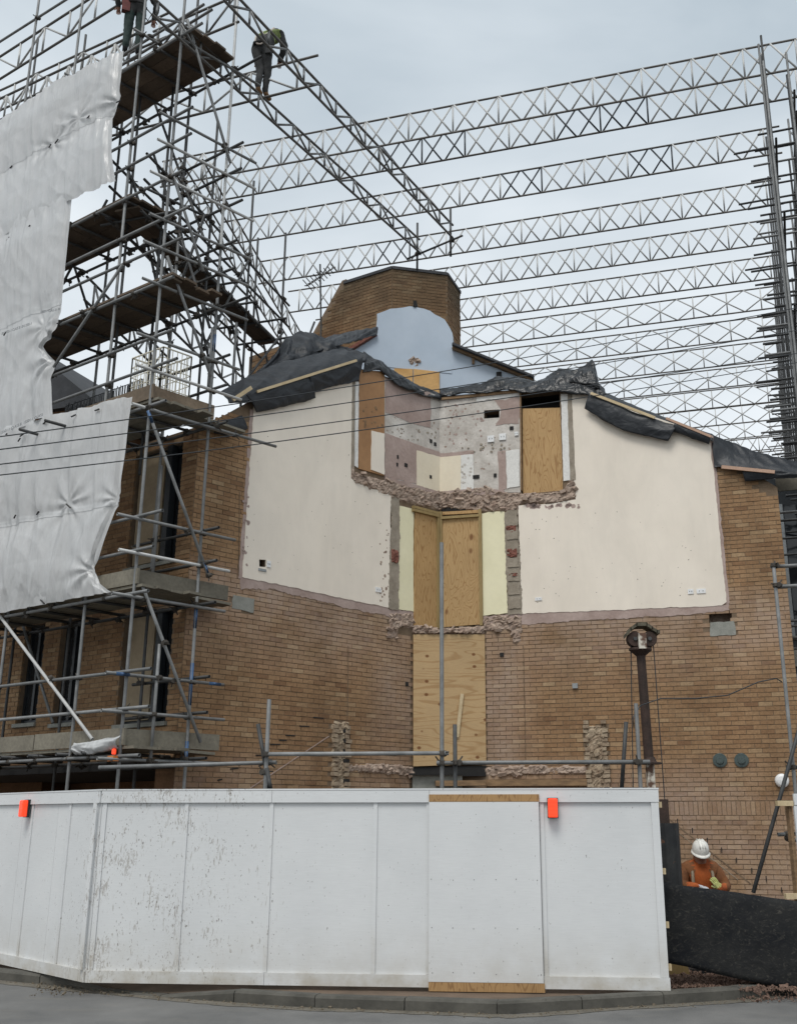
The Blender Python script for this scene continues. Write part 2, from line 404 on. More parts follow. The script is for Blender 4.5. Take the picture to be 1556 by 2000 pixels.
add('wall_cavity', niche(GR, grow(vent_hole, 1.01), .25), M['dark'], gable_r)
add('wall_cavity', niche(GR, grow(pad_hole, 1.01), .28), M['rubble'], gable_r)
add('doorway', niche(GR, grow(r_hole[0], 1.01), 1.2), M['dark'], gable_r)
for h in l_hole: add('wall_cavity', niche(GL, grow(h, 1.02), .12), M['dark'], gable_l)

# --- bricks
BL, BH, PIT, CRS = .215, .065, .2265, .0757
def courses(z0, z1, zref):
    k = math.ceil((z0 - zref) / CRS); out = []
    while zref + k * CRS < z1: out.append((k, zref + k * CRS)); k += 1
    return out
def brick_list(w, u0, u1, z0, z1, zref, keep, seed, phase=0.0, rects=()):
    rg = random.Random(seed); L = []
    for k, z in courses(z0, z1, zref):
        u = u0 - (PIT / 2 if k % 2 else 0) - phase
        while u < u1:
            a, b = max(u + .005, u0), min(u + PIT - .005, u1); u += PIT
            for (ra, rb2, rc, rd) in rects:
                if z + CRS > rc and z < rd and b > ra and a < rb2:
                    if a < ra: b = ra
                    elif b > rb2: a = rb2
                    else: b = a
            if b - a < .04: continue
            cu, cz = (a + b) / 2, z + CRS / 2
            if not keep(cu, cz): continue
            r = min(1, max(0, (.5 + .28 * mnoise.noise((cu * 1.1, cz * 1.4, seed)) + rg.gauss(0, .15)) if rg.random() < .9 else rg.choice((.95, .05, .9, .85))))
            L.append((w, cu, cz, (b - a) / 2, BH / 2, r, rg.uniform(.004, .012)))
    return L
creamL = gl((494, 800), (500, 770), (560, 745), (640, 722), (687, 712), (684, 935), (700, 943), (762, 966), (757, 1187), (472, 1127))
creamR = gr((1117, 768), (1145, 770), (1385, 852), (1418, 1176), (1408, 1183), (1019, 1199), (1012, 988), (1075, 985), (1124, 976), (1114, 930))
kitL = gl((686, 690), (858, 760), (858, 1240), (757, 1240), (757, 980), (686, 950))
kitR = gr((858, 760), (1120, 745), (1124, 990), (1018, 990), (1018, 1215), (858, 1240))
plyL = Wall(*GL.px(805, 1300)[:2], math.atan2(GR.px(946, 1300).y - GL.px(805, 1300).y, GR.px(946, 1300).x - GL.px(805, 1300).x))
toothL = gl((647, 1412), (678, 1408), (676, 1560), (646, 1560))
toothR = gr((1141, 1420), (1182, 1418), (1190, 1560), (1148, 1560))
padL = gl((455, 1162), (496, 1170), (494, 1197), (452, 1188)); padR = gr((1386, 1216), (1432, 1213), (1436, 1240), (1386, 1243))
inl = grow(creamL, .985); inr = grow(creamR, .985)
s805, s945 = GL.st(805, 1300)[0], GR.st(946, 1300)[0]
def keepL(u, z):
    if inpoly(u, z, inl) or inpoly(u, z, kitL) or inpoly(u, z, toothL) or inpoly(u, z, padL): return False
    if u > s805 + .05: return False
    if z > 7.2 and not inpoly(u, z + (.3 if u > -4.7 else .06), gl_out): return False
    return inpoly(u, z, gl_out) and not any(inpoly(u, z, h) for h in l_hole)
def keepR(u, z):
    if inpoly(u, z, inr) or inpoly(u, z, kitR) or inpoly(u, z, toothR) or inpoly(u, z, padR): return False
    if u < s945 - .05: return False
    if 1.86 < z < 2.087 and u > 2.6: return False
    if z > 7.2 and not inpoly(u, z + .22, gr_out): return False
    return inpoly(u, z, gr_out) and not any(inpoly(u, z, h) for h in r_hole)
BR = brick_list(GL, S_HC + .004, -.2, -.1, 9.3, 2.087, keepL, 3, .05) + brick_list(GR, .2, S_RC - .004, -.1, 9.2, 2.087, keepR, 4, .11)
u = 2.62; rg = random.Random(9)
while u < S_RC - .08:                                    # soldier course
    BR.append((GR, u + .0325, 1.972, .0325, .107, min(1, max(0, rg.gauss(.48, .2))), .008)); u += .0757
def psize(b):
    w, cu, cz, hu, hz, r, o = b
    x, y = proj(w.pt(cu, cz)); x2, y2 = proj(w.pt(cu + hu, cz + hz))
    if not (8 < x < 1548 and 300 < y < 1990): return 0
    if x < 1296 and y > 1535: return 0
    if y > 1725 or (x < 400 and y > 780) or (1235 < x < 1290 and y > 1230): return 0
    return abs(x2 - x) * abs(y2 - y)
BR.sort(key=psize, reverse=True)
BVAR = []
rg = random.Random(21)
for k in range(24):
    mb = MB(); mb.box((0, 0, 0), (.5, 0, 0), (0, .02, 0), (0, 0, .5), rnd=min(1, max(0, (k + .5) / 24)))
    mb.v = [(x + rg.uniform(-.008, .008), y, z + rg.uniform(-.03, .03)) for x, y, z in mb.v]
    m = mb.mesh('brick'); m.materials.append(M['brick']); BVAR.append(m)
for w, cu, cz, hu, hz, r, o in BR[:300]:
    ob = bpy.data.objects.new('brick', BVAR[min(23, int(r * 24))]); COL.objects.link(ob)
    ob.parent = gable_l if w is GL else gable_r
    ob.location = w.pt(cu, cz, o - .02); ob.rotation_euler = (0, 0, math.atan2(w.d.y, w.d.x)); ob.scale = (hu * 2, 1, hz * 2)
def joined_bricks(L, mat, parent, seed):
    mb = MB(); rg = random.Random(seed)
    for w, cu, cz, hu, hz, r, o in L:
        i = len(mb.v)
        for of in (o, -.03):
            for du, dz in ((-hu, -hz), (hu, -hz), (hu, hz), (-hu, hz)):
                mb.v.append(tuple(w.pt(cu + du + rg.uniform(-.002, .002), cz + dz + rg.uniform(-.002, .002), of + (rg.uniform(-.002, .002) if of > 0 else 0))))
        mb.a += [r] * 8
        mb.f += [(i, i + 1, i + 2, i + 3), (i, i + 4, i + 5, i + 1), (i + 1, i + 5, i + 6, i + 2), (i + 2, i + 6, i + 7, i + 3), (i + 3, i + 7, i + 4, i)]
    return tag(add('brickwork', mb, mat, parent), kind='stuff')
joined_bricks([b for b in BR[300:] if b[0] is GL], M['brick'], gable_l, 1)
joined_bricks([b for b in BR[300:] if b[0] is GR], M['brick'], gable_r, 2)

# --- plaster and paint left on the party walls
def panel(w, P, mat, o1=.018, name='plaster_panel', holes=(), amp=.006, step=.05, seed=1, skip=(), o0=.0):
    par = gable_l if w is GL else gable_r
    return add(name, slab(w, jag(P, amp, step, seed, skip) if amp else P, o0, o1, holes), mat, par)
scr = [(random.Random(k).uniform(0, 1)) for k in range(3)]
panel(GL, creamL, M['cream'], .022, seed=11, holes=[l_hole[1]], skip=(0, 1, 2, 3, 4))
panel(GR, creamR, M['cream'], .022, seed=12, skip=(0, 1, 8, 9))
panel(GL, gl((468, 1126), (757, 1186), (806, 1196), (806, 1216), (757, 1204), (690, 1190), (600, 1168), (530, 1150), (500, 1152), (470, 1152)), M['pink'], .015, seed=13, amp=.014, step=.04)
panel(GR, gr((942, 1204), (1019, 1198), (1408, 1182), (1422, 1178), (1424, 1192), (1384, 1196), (1300, 1204), (1200, 1208), (1100, 1214), (1020, 1220), (942, 1222)), M['pink'], .015, seed=14, amp=.012, step=.04)
panel(GR, gr((1385, 850), (1392, 852), (1424, 1178), (1416, 1180)), M['pink'], .014, seed=15)
panel(GL, gl((488, 800), (495, 800), (473, 1130), (465, 1130)), M['pink'], .012, seed=16)
# broken edge of the removed first floor
for w, P, s in ((GL, gl((684, 898), (694, 922), (740, 935), (800, 950), (859, 960), (859, 998), (800, 984), (762, 972), (720, 955), (684, 940)), 1),
                (GR, gr((857, 960), (900, 958), (950, 950), (985, 962), (1060, 963), (1100, 958), (1110, 938), (1122, 936), (1126, 974), (1090, 984), (1020, 984), (1010, 998), (940, 1000), (857, 992)), 2)):
    add('broken_floor_edge', rough(w, P, .035, .03, .028, s, chunks=45), M['rubble'], gable_l if w is GL else gable_r)
# lower floor's scar, and toothing where cross walls were cut away
for w, P, s, mt in ((GL, gl((757, 1196), (806, 1200), (806, 1228), (778, 1228), (776, 1250), (757, 1248)), 3, 'rubble'),
                (GR, gr((944, 1206), (1018, 1202), (1018, 1256), (1000, 1258), (994, 1232), (944, 1234)), 4, 'rubble'),
                (GL, gl((674, 1492), (740, 1490), (810, 1498), (810, 1514), (740, 1512), (674, 1506)), 5, 'rubble'),
                (GR, gr((935, 1498), (1040, 1494), (1146, 1496), (1146, 1512), (1040, 1514), (935, 1516)), 6, 'rubble'),
                (GL, toothL, 7, 'rubble_y'), (GR, toothR, 8, 'rubble_y')):
    add('hacked_masonry', rough(w, jag(P, .012, .06, s), .03, .03, .028, s, chunks=45), M[mt], gable_l if w is GL else gable_r)
# cement uprights beside the stair lobby
panel(GL, gl((763, 968), (778, 974), (777, 1192), (757, 1188)), M['cement'], .03, 'cement_strip', seed=21, amp=.012, step=.03)
panel(GR, gr((985, 1002), (1010, 996), (1020, 1200), (992, 1202)), M['cement'], .03, 'cement_strip', seed=22, amp=.012, step=.03)
for (x, y0, y1) in ((999, 1025, 1042), (1001, 1070, 1090), (1004, 1118, 1128)):
    add('broken_brick_end', rough(GR, gr((x - 12, y1), (x + 12, y1), (x + 12, y0), (x - 12, y0)), .05, .025, .025, y0, chunks=0), M['redbrick'], gable_r)
add('broken_brick_end', rough(GL, gl((761, 1100), (776, 1102), (776, 1076), (761, 1072)), .05, .025, .025, 5, chunks=0), M['redbrick'], gable_l)
for k in range(7):                                        # blocks inside the right upright
    y = 1010 + k * 27
    panel(GR, gr((988 + k * .9, y), (1010 + k, y - 1), (1011 + k, y + 17), (989 + k * .9, y + 18)), M['cement'], .045, 'block_end', seed=30 + k, amp=.006, step=.03)
panel(GL, gl((778, 988), (806, 994), (806, 1195), (776, 1190)), M['yellow'], .022, seed=23)
panel(GR, gr((938, 1003), (985, 1000), (992, 1198), (941, 1204)), M['yellow'], .022, seed=24)
# lobby boarding
panel(GL, gl((808, 996), (853, 1004), (853, 1226), (806, 1222)), M['ply'], .04, 'plywood_board', amp=0)
panel(GR, gr((863, 1014), (936, 1010), (939, 1220), (863, 1226)), M['plyv'], .04, 'plywood_board', amp=0)
for w, a, b in ((GL, (854, 1000), (854, 1228)), (GR, (861, 1000), (861, 1228)), (GR, (937, 995), (940, 1222))):
    add('timber_stud', bar(w.px(*a, .045), w.px(*b, .045), .055, .07, w.d), M['stud'], gable_l if w is GL else gable_r)
for w, a, b in ((GL, (806, 990), (855, 1003)), (GL, (806, 996), (855, 1008)), (GR, (862, 1012), (936, 1007))):
    add('timber_rail', bar(w.px(*a, .06), w.px(*b, .06), .05, .06, (0, 0, 1)), M['stud'], gable_l if w is GL else gable_r)
add('timber_rail', bar(GR.px(862, 1003, .02), GR.px(936, 999, .02), .06, .03, (0, 0, 1)), M['ply'], gable_r)
add('painted_gap_shade', slab(GR, gr((862, 1000), (936, 996), (936, 986), (862, 990)), .0, .012), M['dark'], gable_r)  # solid plate on the wall, the shade of a gap put into its colour
# concrete landing edge and the tall ground floor board across the corner
def plt(*p): return pxs(plyL, p)
add('landing_edge', rough(plyL, plt((804, 1220), (860, 1228), (946, 1222), (946, 1240), (804, 1240)), .08, .04, .03, 31, chunks=50), M['rubble'], gable_r)
lower = add('plywood_board', slab(plyL, plt((806, 1240), (945, 1240), (948, 1492), (806, 1497)), .02, .05, back=True), M['plyh'], gable_r)
add('loose_batten', bar(plyL.px(902, 1355, .07), plyL.px(892, 1440, .07), .06, .025, plyL.d), M['batten'], gable_r)
add('painted_recess_shade', slab(plyL, plt((806, 1499), (948, 1496), (948, 1516), (806, 1516)), .0, .02), M['dark'], gable_r)  # flat near-black plate painted as the shade under the board
add('concrete_beam', slab(plyL, plt((804, 1514), (900, 1514), (900, 1560), (804, 1560)), .02, .1), M['pad'], gable_r)
add('timber_lintel', bar(GR.px(948, 1529, .06), GR.px(1146, 1528, .06), .11, .1, (0, 0, 1)), M['timber'], gable_r)
add('timber_lintel', bar(plyL.px(850, 1530, .16), plyL.px(948, 1529, .16), .09, .06, (0, 0, 1)), M['timber'], gable_r)
add('steel_plate', bar(plyL.px(800, 1512, .16), plyL.px(905, 1512, .16), .03, .1, (0, 0, 1)), M['dark'], gable_r)
# old kitchen
panel(GL, gl((750, 735), (859, 775), (859, 962), (750, 935)), M['grey'], .012, 'kitchen_wall', amp=0)
panel(GR, gr((857, 775), (1016, 762), (1016, 962), (857, 964)), M['grey'], .012, 'kitchen_wall', amp=0, holes=[vent_hole])
panel(GL, gl((752, 738), (840, 768), (840, 836), (800, 826), (752, 806)), M['pink'], .017, seed=41)
panel(GL, gl((751, 846), (812, 868), (812, 946), (750, 930)), M['pink'], .019, seed=42, amp=.004)
panel(GL, gl((812, 880), (858, 893), (858, 961), (812, 948)), M['creamk'], .024, 'painted_panel', seed=43, amp=.004)
panel(GR, gr((857, 894), (900, 890), (900, 958), (857, 961)), M['creamk'], .024, 'painted_panel', seed=44, amp=.004)
panel(GR, gr((900, 890), (924, 888), (925, 955), (900, 958)), M['offwhite'], .024, 'painted_panel', seed=45, amp=.006)
panel(GR, gr((857, 886), (925, 880), (925, 888), (857, 894)), M['pink'], .018, seed=46)
panel(GL, gl((812, 868), (858, 884), (858, 893), (812, 880)), M['pink'], .018, seed=47)
panel(GR, gr((972, 882), (987, 880), (989, 955), (974, 958)), M['pink'], .018, seed=48)
panel(GR, gr((988, 882), (1014, 878), (1015, 950), (990, 955)), M['offwhite'], .024, 'painted_panel', seed=49, amp=.006)
panel(GR, gr((965, 782), (1013, 776), (1013, 828), (968, 832), (976, 818), (978, 800)), M['pink'], .018, seed=50, amp=.015)
panel(GR, gr((930, 768), (1013, 760), (1013, 774), (930, 784)), M['offwhite'], .016, 'painted_panel', seed=51, amp=.012)
panel(GR, gr((857, 961), (935, 955), (985, 958), (985, 966), (857, 968)), M['pink'], .03, seed=52, amp=.01)
panel(GL, gl((750, 930), (812, 948), (858, 962), (858, 968), (750, 940)), M['pink'], .03, seed=53, amp=.01)
panel(GL, gl((700, 724), (749, 726), (748, 930), (699, 916)), M['brownboard'], .03, 'brown_board', amp=0)
panel(GL, gl((723, 842), (748, 848), (748, 928), (722, 918)), M['cream'], .04, 'white_board', amp=.003, seed=54)
panel(GL, gl((687, 716), (692, 716), (690, 925), (684, 922)), M['cement'], .028, 'cement_strip', amp=.004, seed=55)
panel(GL, gl((693, 720), (700, 722), (698, 914), (691, 910)), M['offwhite'], .02, 'plaster_panel', amp=.003, seed=56)
add('plywood_board', slab(GR, gr((1019, 797), (1095, 795), (1098, 960), (1020, 963)), -.06, -.03), M['ply'], gable_r)
panel(GR, gr((1095, 770), (1109, 770), (1113, 938), (1100, 940)), M['offwhite'], .02, seed=57, amp=.003)
panel(GR, gr((1108, 770), (1116, 770), (1124, 938), (1113, 940)), M['cement'], .028, 'cement_strip', seed=58, amp=.004)
add('door_lining', bar(GR.px(1016, 768, .02), GR.px(1018, 958, .02), .025, .05, GR.d), M['timber'], gable_r)
# sockets, back boxes and knock-outs
def plate(w, x0, x1, y0, y1, mat=None, name='socket_plate', o=.022, th=.014):
    u0, za = w.st(x0, y1); u1, zb = w.st(x1, y0); ob = add(name, wbox(w, u0, u1, za, zb, o, o + th), mat or M['whitep'], gable_l if w is GL else gable_r)
    if mat is None and name == 'socket_plate':
        for k in (.3, .7): add('pin_hole', wbox(w, u0 + (u1 - u0) * k - .008, u0 + (u1 - u0) * k + .008, za + (zb - za) * .4, za + (zb - za) * .62, o + th, o + th + .002), M['greyp'], ob)
    return ob
plate(GL, 519, 527, 1097, 1108); plate(GL, 731, 742, 1149, 1156); plate(GR, 1045, 1058, 1167, 1174)
plate(GR, 1343, 1353, 1151, 1161); plate(GR, 1360, 1377, 1150, 1160)
plate(GR, 952, 965, 851, 865); plate(GR, 975, 988, 847, 861); plate(GR, 1005, 1012, 844, 852)
plate(GR, 1118, 1128, 1335, 1345, M['greyp'], 'junction_box', .01, .04)
plate(GL, 503, 518, 1113, 1115, M['greyp'], 'cable_clip')
for w, x, y, s in ((GR, 930, 932, 7), (GR, 967, 929, 3), (GR, 999, 837, 4), (GL, 840, 862, 3), (GL, 848, 868, 3), (GL, 839, 932, 3), (GL, 775, 893, 2), (GL, 791, 909, 4), (GL, 774, 908, 2), (GR, 980, 1279, 4), (GL, 793, 1336, 3)):
    u, z = w.st(x, y); k = s / 110
    add('knocked_out_box', niche(w, rect(u - k, u + k, z - .035, z + .035), -.03), M['dark'], gable_l if w is GL else gable_r)
# round extract cowls, bulkhead lamp
for x in (1405, 1447):
    u, z = GR.st(x, 1485); c = add('vent_cowl', MB().lathe(GR.pt(u, z, .0), GR.n, [(0, .115), (.03, .115), (.035, .10), (.02, .095), (.03, .06), (.06, .058), (.062, .03), (.05, .001)], 28), M['cowl'], gable_r)
u, z = GR.st(1526, 1525)
add('bulkhead_lamp', MB().lathe(GR.pt(u, z, .0), GR.n, [(0, .11), (.04, .112), (.07, .10), (.09, .07), (.1, .001)], 28), M['whitep'], gable_r)
add('padstone', slab(GL, jag(padL, .006, .05, 61), 0, .016), M['pad'], gable_l)
add('padstone', slab(GR, jag(padR, .006, .05, 62), 0, .016), M['pad'], gable_r)
# scars of stairs and cracks
def strip(w, a, b, wd_, mat, name, o=.014):
    return add(name, bar(w.px(*a, o), w.px(*b, o), wd_, .012, w.d.cross(w.n)), mat, gable_l if w is GL else gable_r)
strip(GL, (488, 1540), (642, 1438), .012, M['pink'], 'stair_scar', .008)
strip(GR, (1296, 1592), (1480, 1738), .02, M['mortar'], 'stair_scar', .006)
strip(GR, (1306, 1612), (1440, 1718), .008, M['cement'], 'stair_scar', .006)
for a, b in (((680, 1262), (678, 1408)), ((1023, 1345), (1025, 1375)), ((1022, 1262), (1026, 1480)), ((1410, 992), (1425, 1140)), ((468, 960), (466, 1125))):
    w = GL if a[0] < 860 else GR; strip(w, a, b, .007, M['mortar'], 'wall_joint', .0115)
for x, y in ((1322, 1604), (1351, 1622), (1380, 1641), (1408, 1660), (1437, 1680), (1467, 1700), (1495, 1716), (1525, 1738)):
    strip(GR, (x, y - 5), (x + .5, y + 5), .014, M['dark'], 'weep_vent', .014)
for k, (a, b) in enumerate((((612, 1401), (632, 1403)), ((585, 1418), (604, 1419)), ((558, 1436), (576, 1437)), ((545, 1446), (560, 1446)), ((528, 1454), (547, 1454)), ((500, 1475), (520, 1475)), ((450, 1502), (466, 1500)), ((425, 1524), (434, 1522)))):
    strip(GL, a, b, .018, M['dark'], 'open_joint', .013)

# near-black boxes painted as shade in the pockets of cut away cross walls, dabs of tile adhesive, fixings and scuffs on the plaster
for k in range(7):
    y = 1424 + k * 19.5
    add('pocket_shade_box', niche(GL, rect(GL.st(668, y)[0], GL.st(678, y)[0], GL.st(668, y + 7)[1], GL.st(668, y)[1]), -.062), M['dark'], gable_l)
for w, xa, xb, par, P, sd in ((GL, 647, 678, gable_l, toothL, 1), (GR, 1142, 1188, gable_r, toothR, 2)):
    rg = random.Random(sd); u0_, u1_ = w.st(xa, 1480)[0], w.st(xb, 1480)[0]
    for k, z in courses(1.9, w.st(xa, 1415)[1], 2.087):
        for ua in (u0_, u1_ - .1):
            if rg.random() < .8:
                L_ = rg.uniform(.07, .12); add('snapped_brick', MB().box(w.pt(ua + L_ / 2 + rg.uniform(-.01, .02), z + .036, .035), w.d * L_ / 2 + Vector((0, 0, rg.uniform(-.006, .006))), w.n * rg.uniform(.02, .055), Vector((0, 0, .03))), M['rubble_y'], par)
def dabs(w, n, box, seed, mat, parent, name, r0, r1, th, avoid=()):
    rg = random.Random(seed); mb = MB()
    for _ in range(n):
        x, y = rg.uniform(box[0], box[1]), rg.uniform(box[2], box[3])
        u, z = w.st(x, y); r = rg.uniform(r0, r1)
        if any(inpoly(u, z, a) for a in avoid): continue
        k = rg.randint(6, 9); c = [(u + r * rg.uniform(.7, 1.2) * math.cos(6.283 * i / k), z + r * rg.uniform(.7, 1.2) * math.sin(6.283 * i / k)) for i in range(k)]
        slab(w, c, 0, th, mb=mb)
    return tag(add(name, mb, mat, parent), kind='stuff')
dabs(GR, 40, (868, 945, 782, 872), 1, M['pink'], gable_r, 'adhesive_dabs', .012, .03, .015)
dabs(GR, 16, (900, 985, 868, 885), 2, M['cement'], gable_r, 'adhesive_dabs', .015, .03, .024)
dabs(GR, 14, (902, 922, 892, 955), 3, M['grey'], gable_r, 'adhesive_dabs', .02, .03, .027)
dabs(GL, 26, (765, 852, 836, 862), 4, M['cement'], gable_l, 'adhesive_dabs', .01, .025, .016)
dabs(GL, 14, (704, 746, 790, 838), 5, M['timber'], gable_l, 'adhesive_dabs', .01, .03, .034)
dabs(GR, 55, (1030, 1405, 1000, 1180), 6, M['cement'], gable_r, 'fixing_holes', .004, .011, .0235)
dabs(GL, 40, (490, 750, 850, 1130), 7, M['cement'], gable_l, 'fixing_holes', .004, .010, .0235)
dabs(GL, 30, (740, 757, 1020, 1180), 8, M['rubble'], gable_l, 'plaster_chips', .01, .03, .0235)
dabs(GL, 22, (474, 486, 960, 1110), 9, M['pink'], gable_l, 'plaster_chips', .008, .03, .0235)
dabs(GR, 30, (1030, 1130, 986, 992), 10, M['pink'], gable_r, 'plaster_chips', .015, .05, .0235)
# ------------------------------------------------------------------ street front behind the left scaffold
front = None
def fw(*p): return pxs(FW, p)
def prect(w, x0, x1, y0, y1):
    u = sorted((w.st(x0, (y0 + y1) / 2)[0], w.st(x1, (y0 + y1) / 2)[0])); xm = (x0 + x1) / 2
    z = sorted((w.st(xm, y0)[1], w.st(xm, y1)[1])); return rect(u[0], u[1], z[0], z[1])
f_open = [prect(FW, 42, 80, 1222, 1412), prect(FW, 112, 152, 1212, 1412), prect(FW, 236, 332, 1195, 1412), prect(FW, 258, 350, 880, 1100), prect(FW, 150, 190, 880, 1080)]
f_out = [(0, 2.62), (9, 2.62), (9, 7.75), (0, 7.75)]
front = add('front_wall', slab(FW, f_out, -.3, 0, f_open, back=True), M['mortar'], house)
joined_bricks(brick_list(FW, .004, 8.8, 2.63, 7.7, 2.65, lambda u, z: True, 5, rects=[(min(q[0] for q in h), max(q[0] for q in h), min(q[1] for q in h), max(q[1] for q in h)) for h in f_open]), M['brick_front'], front, 3)
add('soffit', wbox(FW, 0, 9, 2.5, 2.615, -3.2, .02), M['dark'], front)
add('undercroft_wall', wbox(FW, -.3, 9, -.3, 2.5, -3.4, -3.2), M['brick_front'], front)
add('corner_pier', wbox(FW, .0, .42, -.3, 2.5, -.45, -.001), M['brick_front'], front)
for k, h in enumerate(f_open):
    add('window_reveal', niche(FW, grow(h, 1.002), .28), M['dark'], front)
    us = [q[0] for q in h]; zs = [q[1] for q in h]; u0, u1, z0, z1 = min(us), max(us), min(zs), max(zs)
    fr = MB(); b = .055
    for a in ((u0, u1, z0, z0 + b), (u0, u1, z1 - b, z1), (u0, u0 + b, z0 + b, z1 - b), (u1 - b, u1, z0 + b, z1 - b)): wbox(FW, *a, -.16, -.1, fr)
    wn = add('window', wbox(FW, u0 + b, u1 - b, z0 + b, z1 - b, -.135, -.125), M['glass'], front)
    add('frame', fr, M['joinery'], wn)
    add('sill', wbox(FW, u0 - .03, u1 + .03, z0 - .06, z0, -.1, .05), M['pad'], wn)
    if k in (2, 3):
        um = u0 + (u1 - u0) * .42
        add('lining_board', wbox(FW, um, u1 - b, z0 + b, z1 - b, -.1, -.06), M['curtain'], wn)
        add('mullion', wbox(FW, u0 + (u1 - u0) * .2, u0 + (u1 - u0) * .3, z0, z1, -.1, .02), M['joinery'], wn)
    else:
        add('mullion', wbox(FW, (u0 + u1) / 2 - .03, (u0 + u1) / 2 + .03, z0 + b, z1 - b, -.125, -.09), M['joinery'], wn)

# return wall round the right hand corner, and the dark fronted neighbour farther off
side = add('side_wall', wbox(Wall(RC.x - .32, RC.y + .05, R(80)), .7, 6, -.3, 7.3, -.15, .0), M['brick_front'], house)
nb = thing('dark_fronted_building', (9, 21.4, 0), 'dark fronted neighbouring building glimpsed past the right corner of the house', 'building')
RW = Wall(6.9, 21.4, R(4))
wl = add('wall', wbox(RW, 0, 9, -.3, 9.0, -4, 0), M['joinery'], nb)
for k in range(7):
    for z0, z1 in ((5.4, 8.4), (1.9, 4.7)):
        u0 = .1 + k * 1.2
        pn = add('window', wbox(RW, u0 + .08, u0 + 1.0, z0 + .1, z1, .0, .02), M['glass'], nb)
        add('frame', wbox(RW, u0 + .5, u0 + .57, z0 + .1, z1, .022, .05), M['greyp'], pn)
        add('sill', wbox(RW, u0 + .04, u0 + 1.04, z0 + .02, z0 + .09, .0, .09), M['pad'], pn)
add('band', wbox(RW, .0, 9, 4.85, 5.25, .002, .07), M['pad'], nb)

# roofs behind the gables
def roof_slab(w, line, depth, th=.12):
    mb = MB()
    for (a, b) in zip(line, line[1:]):
        q = [w.pt(*a, -.33), w.pt(*b, -.33), w.pt(b[0], b[1] + .0, -depth), w.pt(a[0], a[1] + .0, -depth)]
        mb.quad(*q); mb.quad(*[v - Vector((0, 0, th)) for v in q])
        mb.quad(q[0], q[1], q[1] - Vector((0, 0, th)), q[0] - Vector((0, 0, th)))
        mb.quad(q[3], q[2], q[2] - Vector((0, 0, th)), q[3] - Vector((0, 0, th)))
    return mb
add('roof', roof_slab(GR, [(2.4, 9.45), (5.1, 8.25), (S_RC, 7.4)], 6), M['felt'], house)
add('roof', roof_slab(GL, [(S_HC, 7.5), (-4.3, 8.15), (-2.1, 9.5)], 5), M['felt'], house)

# pale blue loft wall standing farther back, and the chimney behind it
BW = Wall(0.0, 19.95, R(-6))
bl_out = pxs(BW, [(640, 800), (1060, 800), (1036, 744), (960, 716), (884, 684), (883, 650), (868, 624), (840, 607), (800, 598), (762, 603), (736, 613), (734, 656), (690, 682), (640, 700)])
loft = add('loft_wall', slab(BW, jag(bl_out, .01, .12, 71), -.25, 0, back=True), M['blue'], house)
add('loft_band', slab(BW, pxs(BW, [(736, 694), (882, 712), (882, 730), (736, 715)]), .0, .012), M['blue'], loft)
add('hatch', slab(BW, pxs(BW, [(770, 721), (806, 722), (806, 790), (770, 790)]), .0, .04), M['hatch'], loft)
add('hatch', slab(BW, pxs(BW, [(808, 722), (858, 728), (858, 790), (808, 790)]), .0, .045), M['hatch'], loft)
add('broken_plaster', rough(BW, pxs(BW, [(801, 718), (819, 718), (818, 697), (802, 697)]), .02, .03, .04, 9), M['rubble'], loft)
for x, y, s in ((974, 733, 6), (810, 594, 4)):
    u, z = BW.st(x, y); add('flue_box', wbox(BW, u - s / 110, u + s / 110, z - .07, z + .07, -.26, .03), M['dark'], loft)
add('purlin_end', wbox(BW, BW.st(924, 700)[0] - .025, BW.st(924, 700)[0] + .025, BW.st(924, 712)[1], BW.st(924, 700)[1], 0, .05), M['timber'], loft)
verge = bar(BW.px(884, 680, .03), BW.px(1040, 743, .03), .07, .16, (0, 0, 1)); add('verge_board', verge, M['timber'], loft)
add('verge_slate', bar(BW.px(884, 676, .06), BW.px(1042, 740, .06), .045, .3, (0, 0, 1)), M['felt'], loft)
vb = bar(BW.px(670, 692, .03), BW.px(735, 652, .03), .07, .14, (0, 0, 1)); add('verge_board', vb, M['redbrick'], loft)
add('loft_floor', roof_slab(GL, [(-2.2, 9.6), (0, 9.6)], 3.5), M['dark'], house)
add('loft_floor', roof_slab(GR, [(0, 9.6), (2.6, 9.6)], 3.5), M['dark'], house)

def face_wall(pa, pb):
    w = Wall(pa.x, pa.y, math.atan2(pb.y - pa.y, pb.x - pa.x)); return w, (Vector((pb.x - pa.x, pb.y - pa.y))).length
c1 = atY(766, 524, 20.7)
w_f = Wall(c1.x, c1.y, R(13)); u2 = w_f.st(873, 535)[0]; c2 = w_f.pt(u2, c1.z)
w_r = Wall(c2.x, c2.y, R(70)); u3 = w_r.st(898, 566)[0]; c3 = w_r.pt(u3, c1.z)
w_l = Wall(c1.x, c1.y, R(180 - 31)); u0 = w_l.st(672, 542)[0]; c0 = w_l.pt(u0, c1.z)
zt = c1.z
stack = tag(add('chimney', MB(), M['mortar'], house))
smb = MB()
back1 = c3 + Vector((-.5, 1.2, 0)); back0 = c0 + Vector((.5, 1.3, 0))
ring = [c0, c1, c2, c3, back1, back0]
i0 = len(smb.v)
for z in (8.5, zt - .02):
    for q in ring: smb.v.append((q.x, q.y, z))
n = len(ring)
for i in range(n): smb.f.append((i0 + i, i0 + (i + 1) % n, i0 + n + (i + 1) % n, i0 + n + i))
smb.f.append(tuple(i0 + n + i for i in range(n)))
sh = pxs(w_l, [(484, 760), (487, 697), (545, 676), (608, 656), (668, 548), (676, 545), (676, 760)])
slab(w_l, sh, -.5, -.001, mb=smb, back=True)
stack.data = fixn(smb.mesh('chimney')); stack.data.materials.append(M['mortar'])
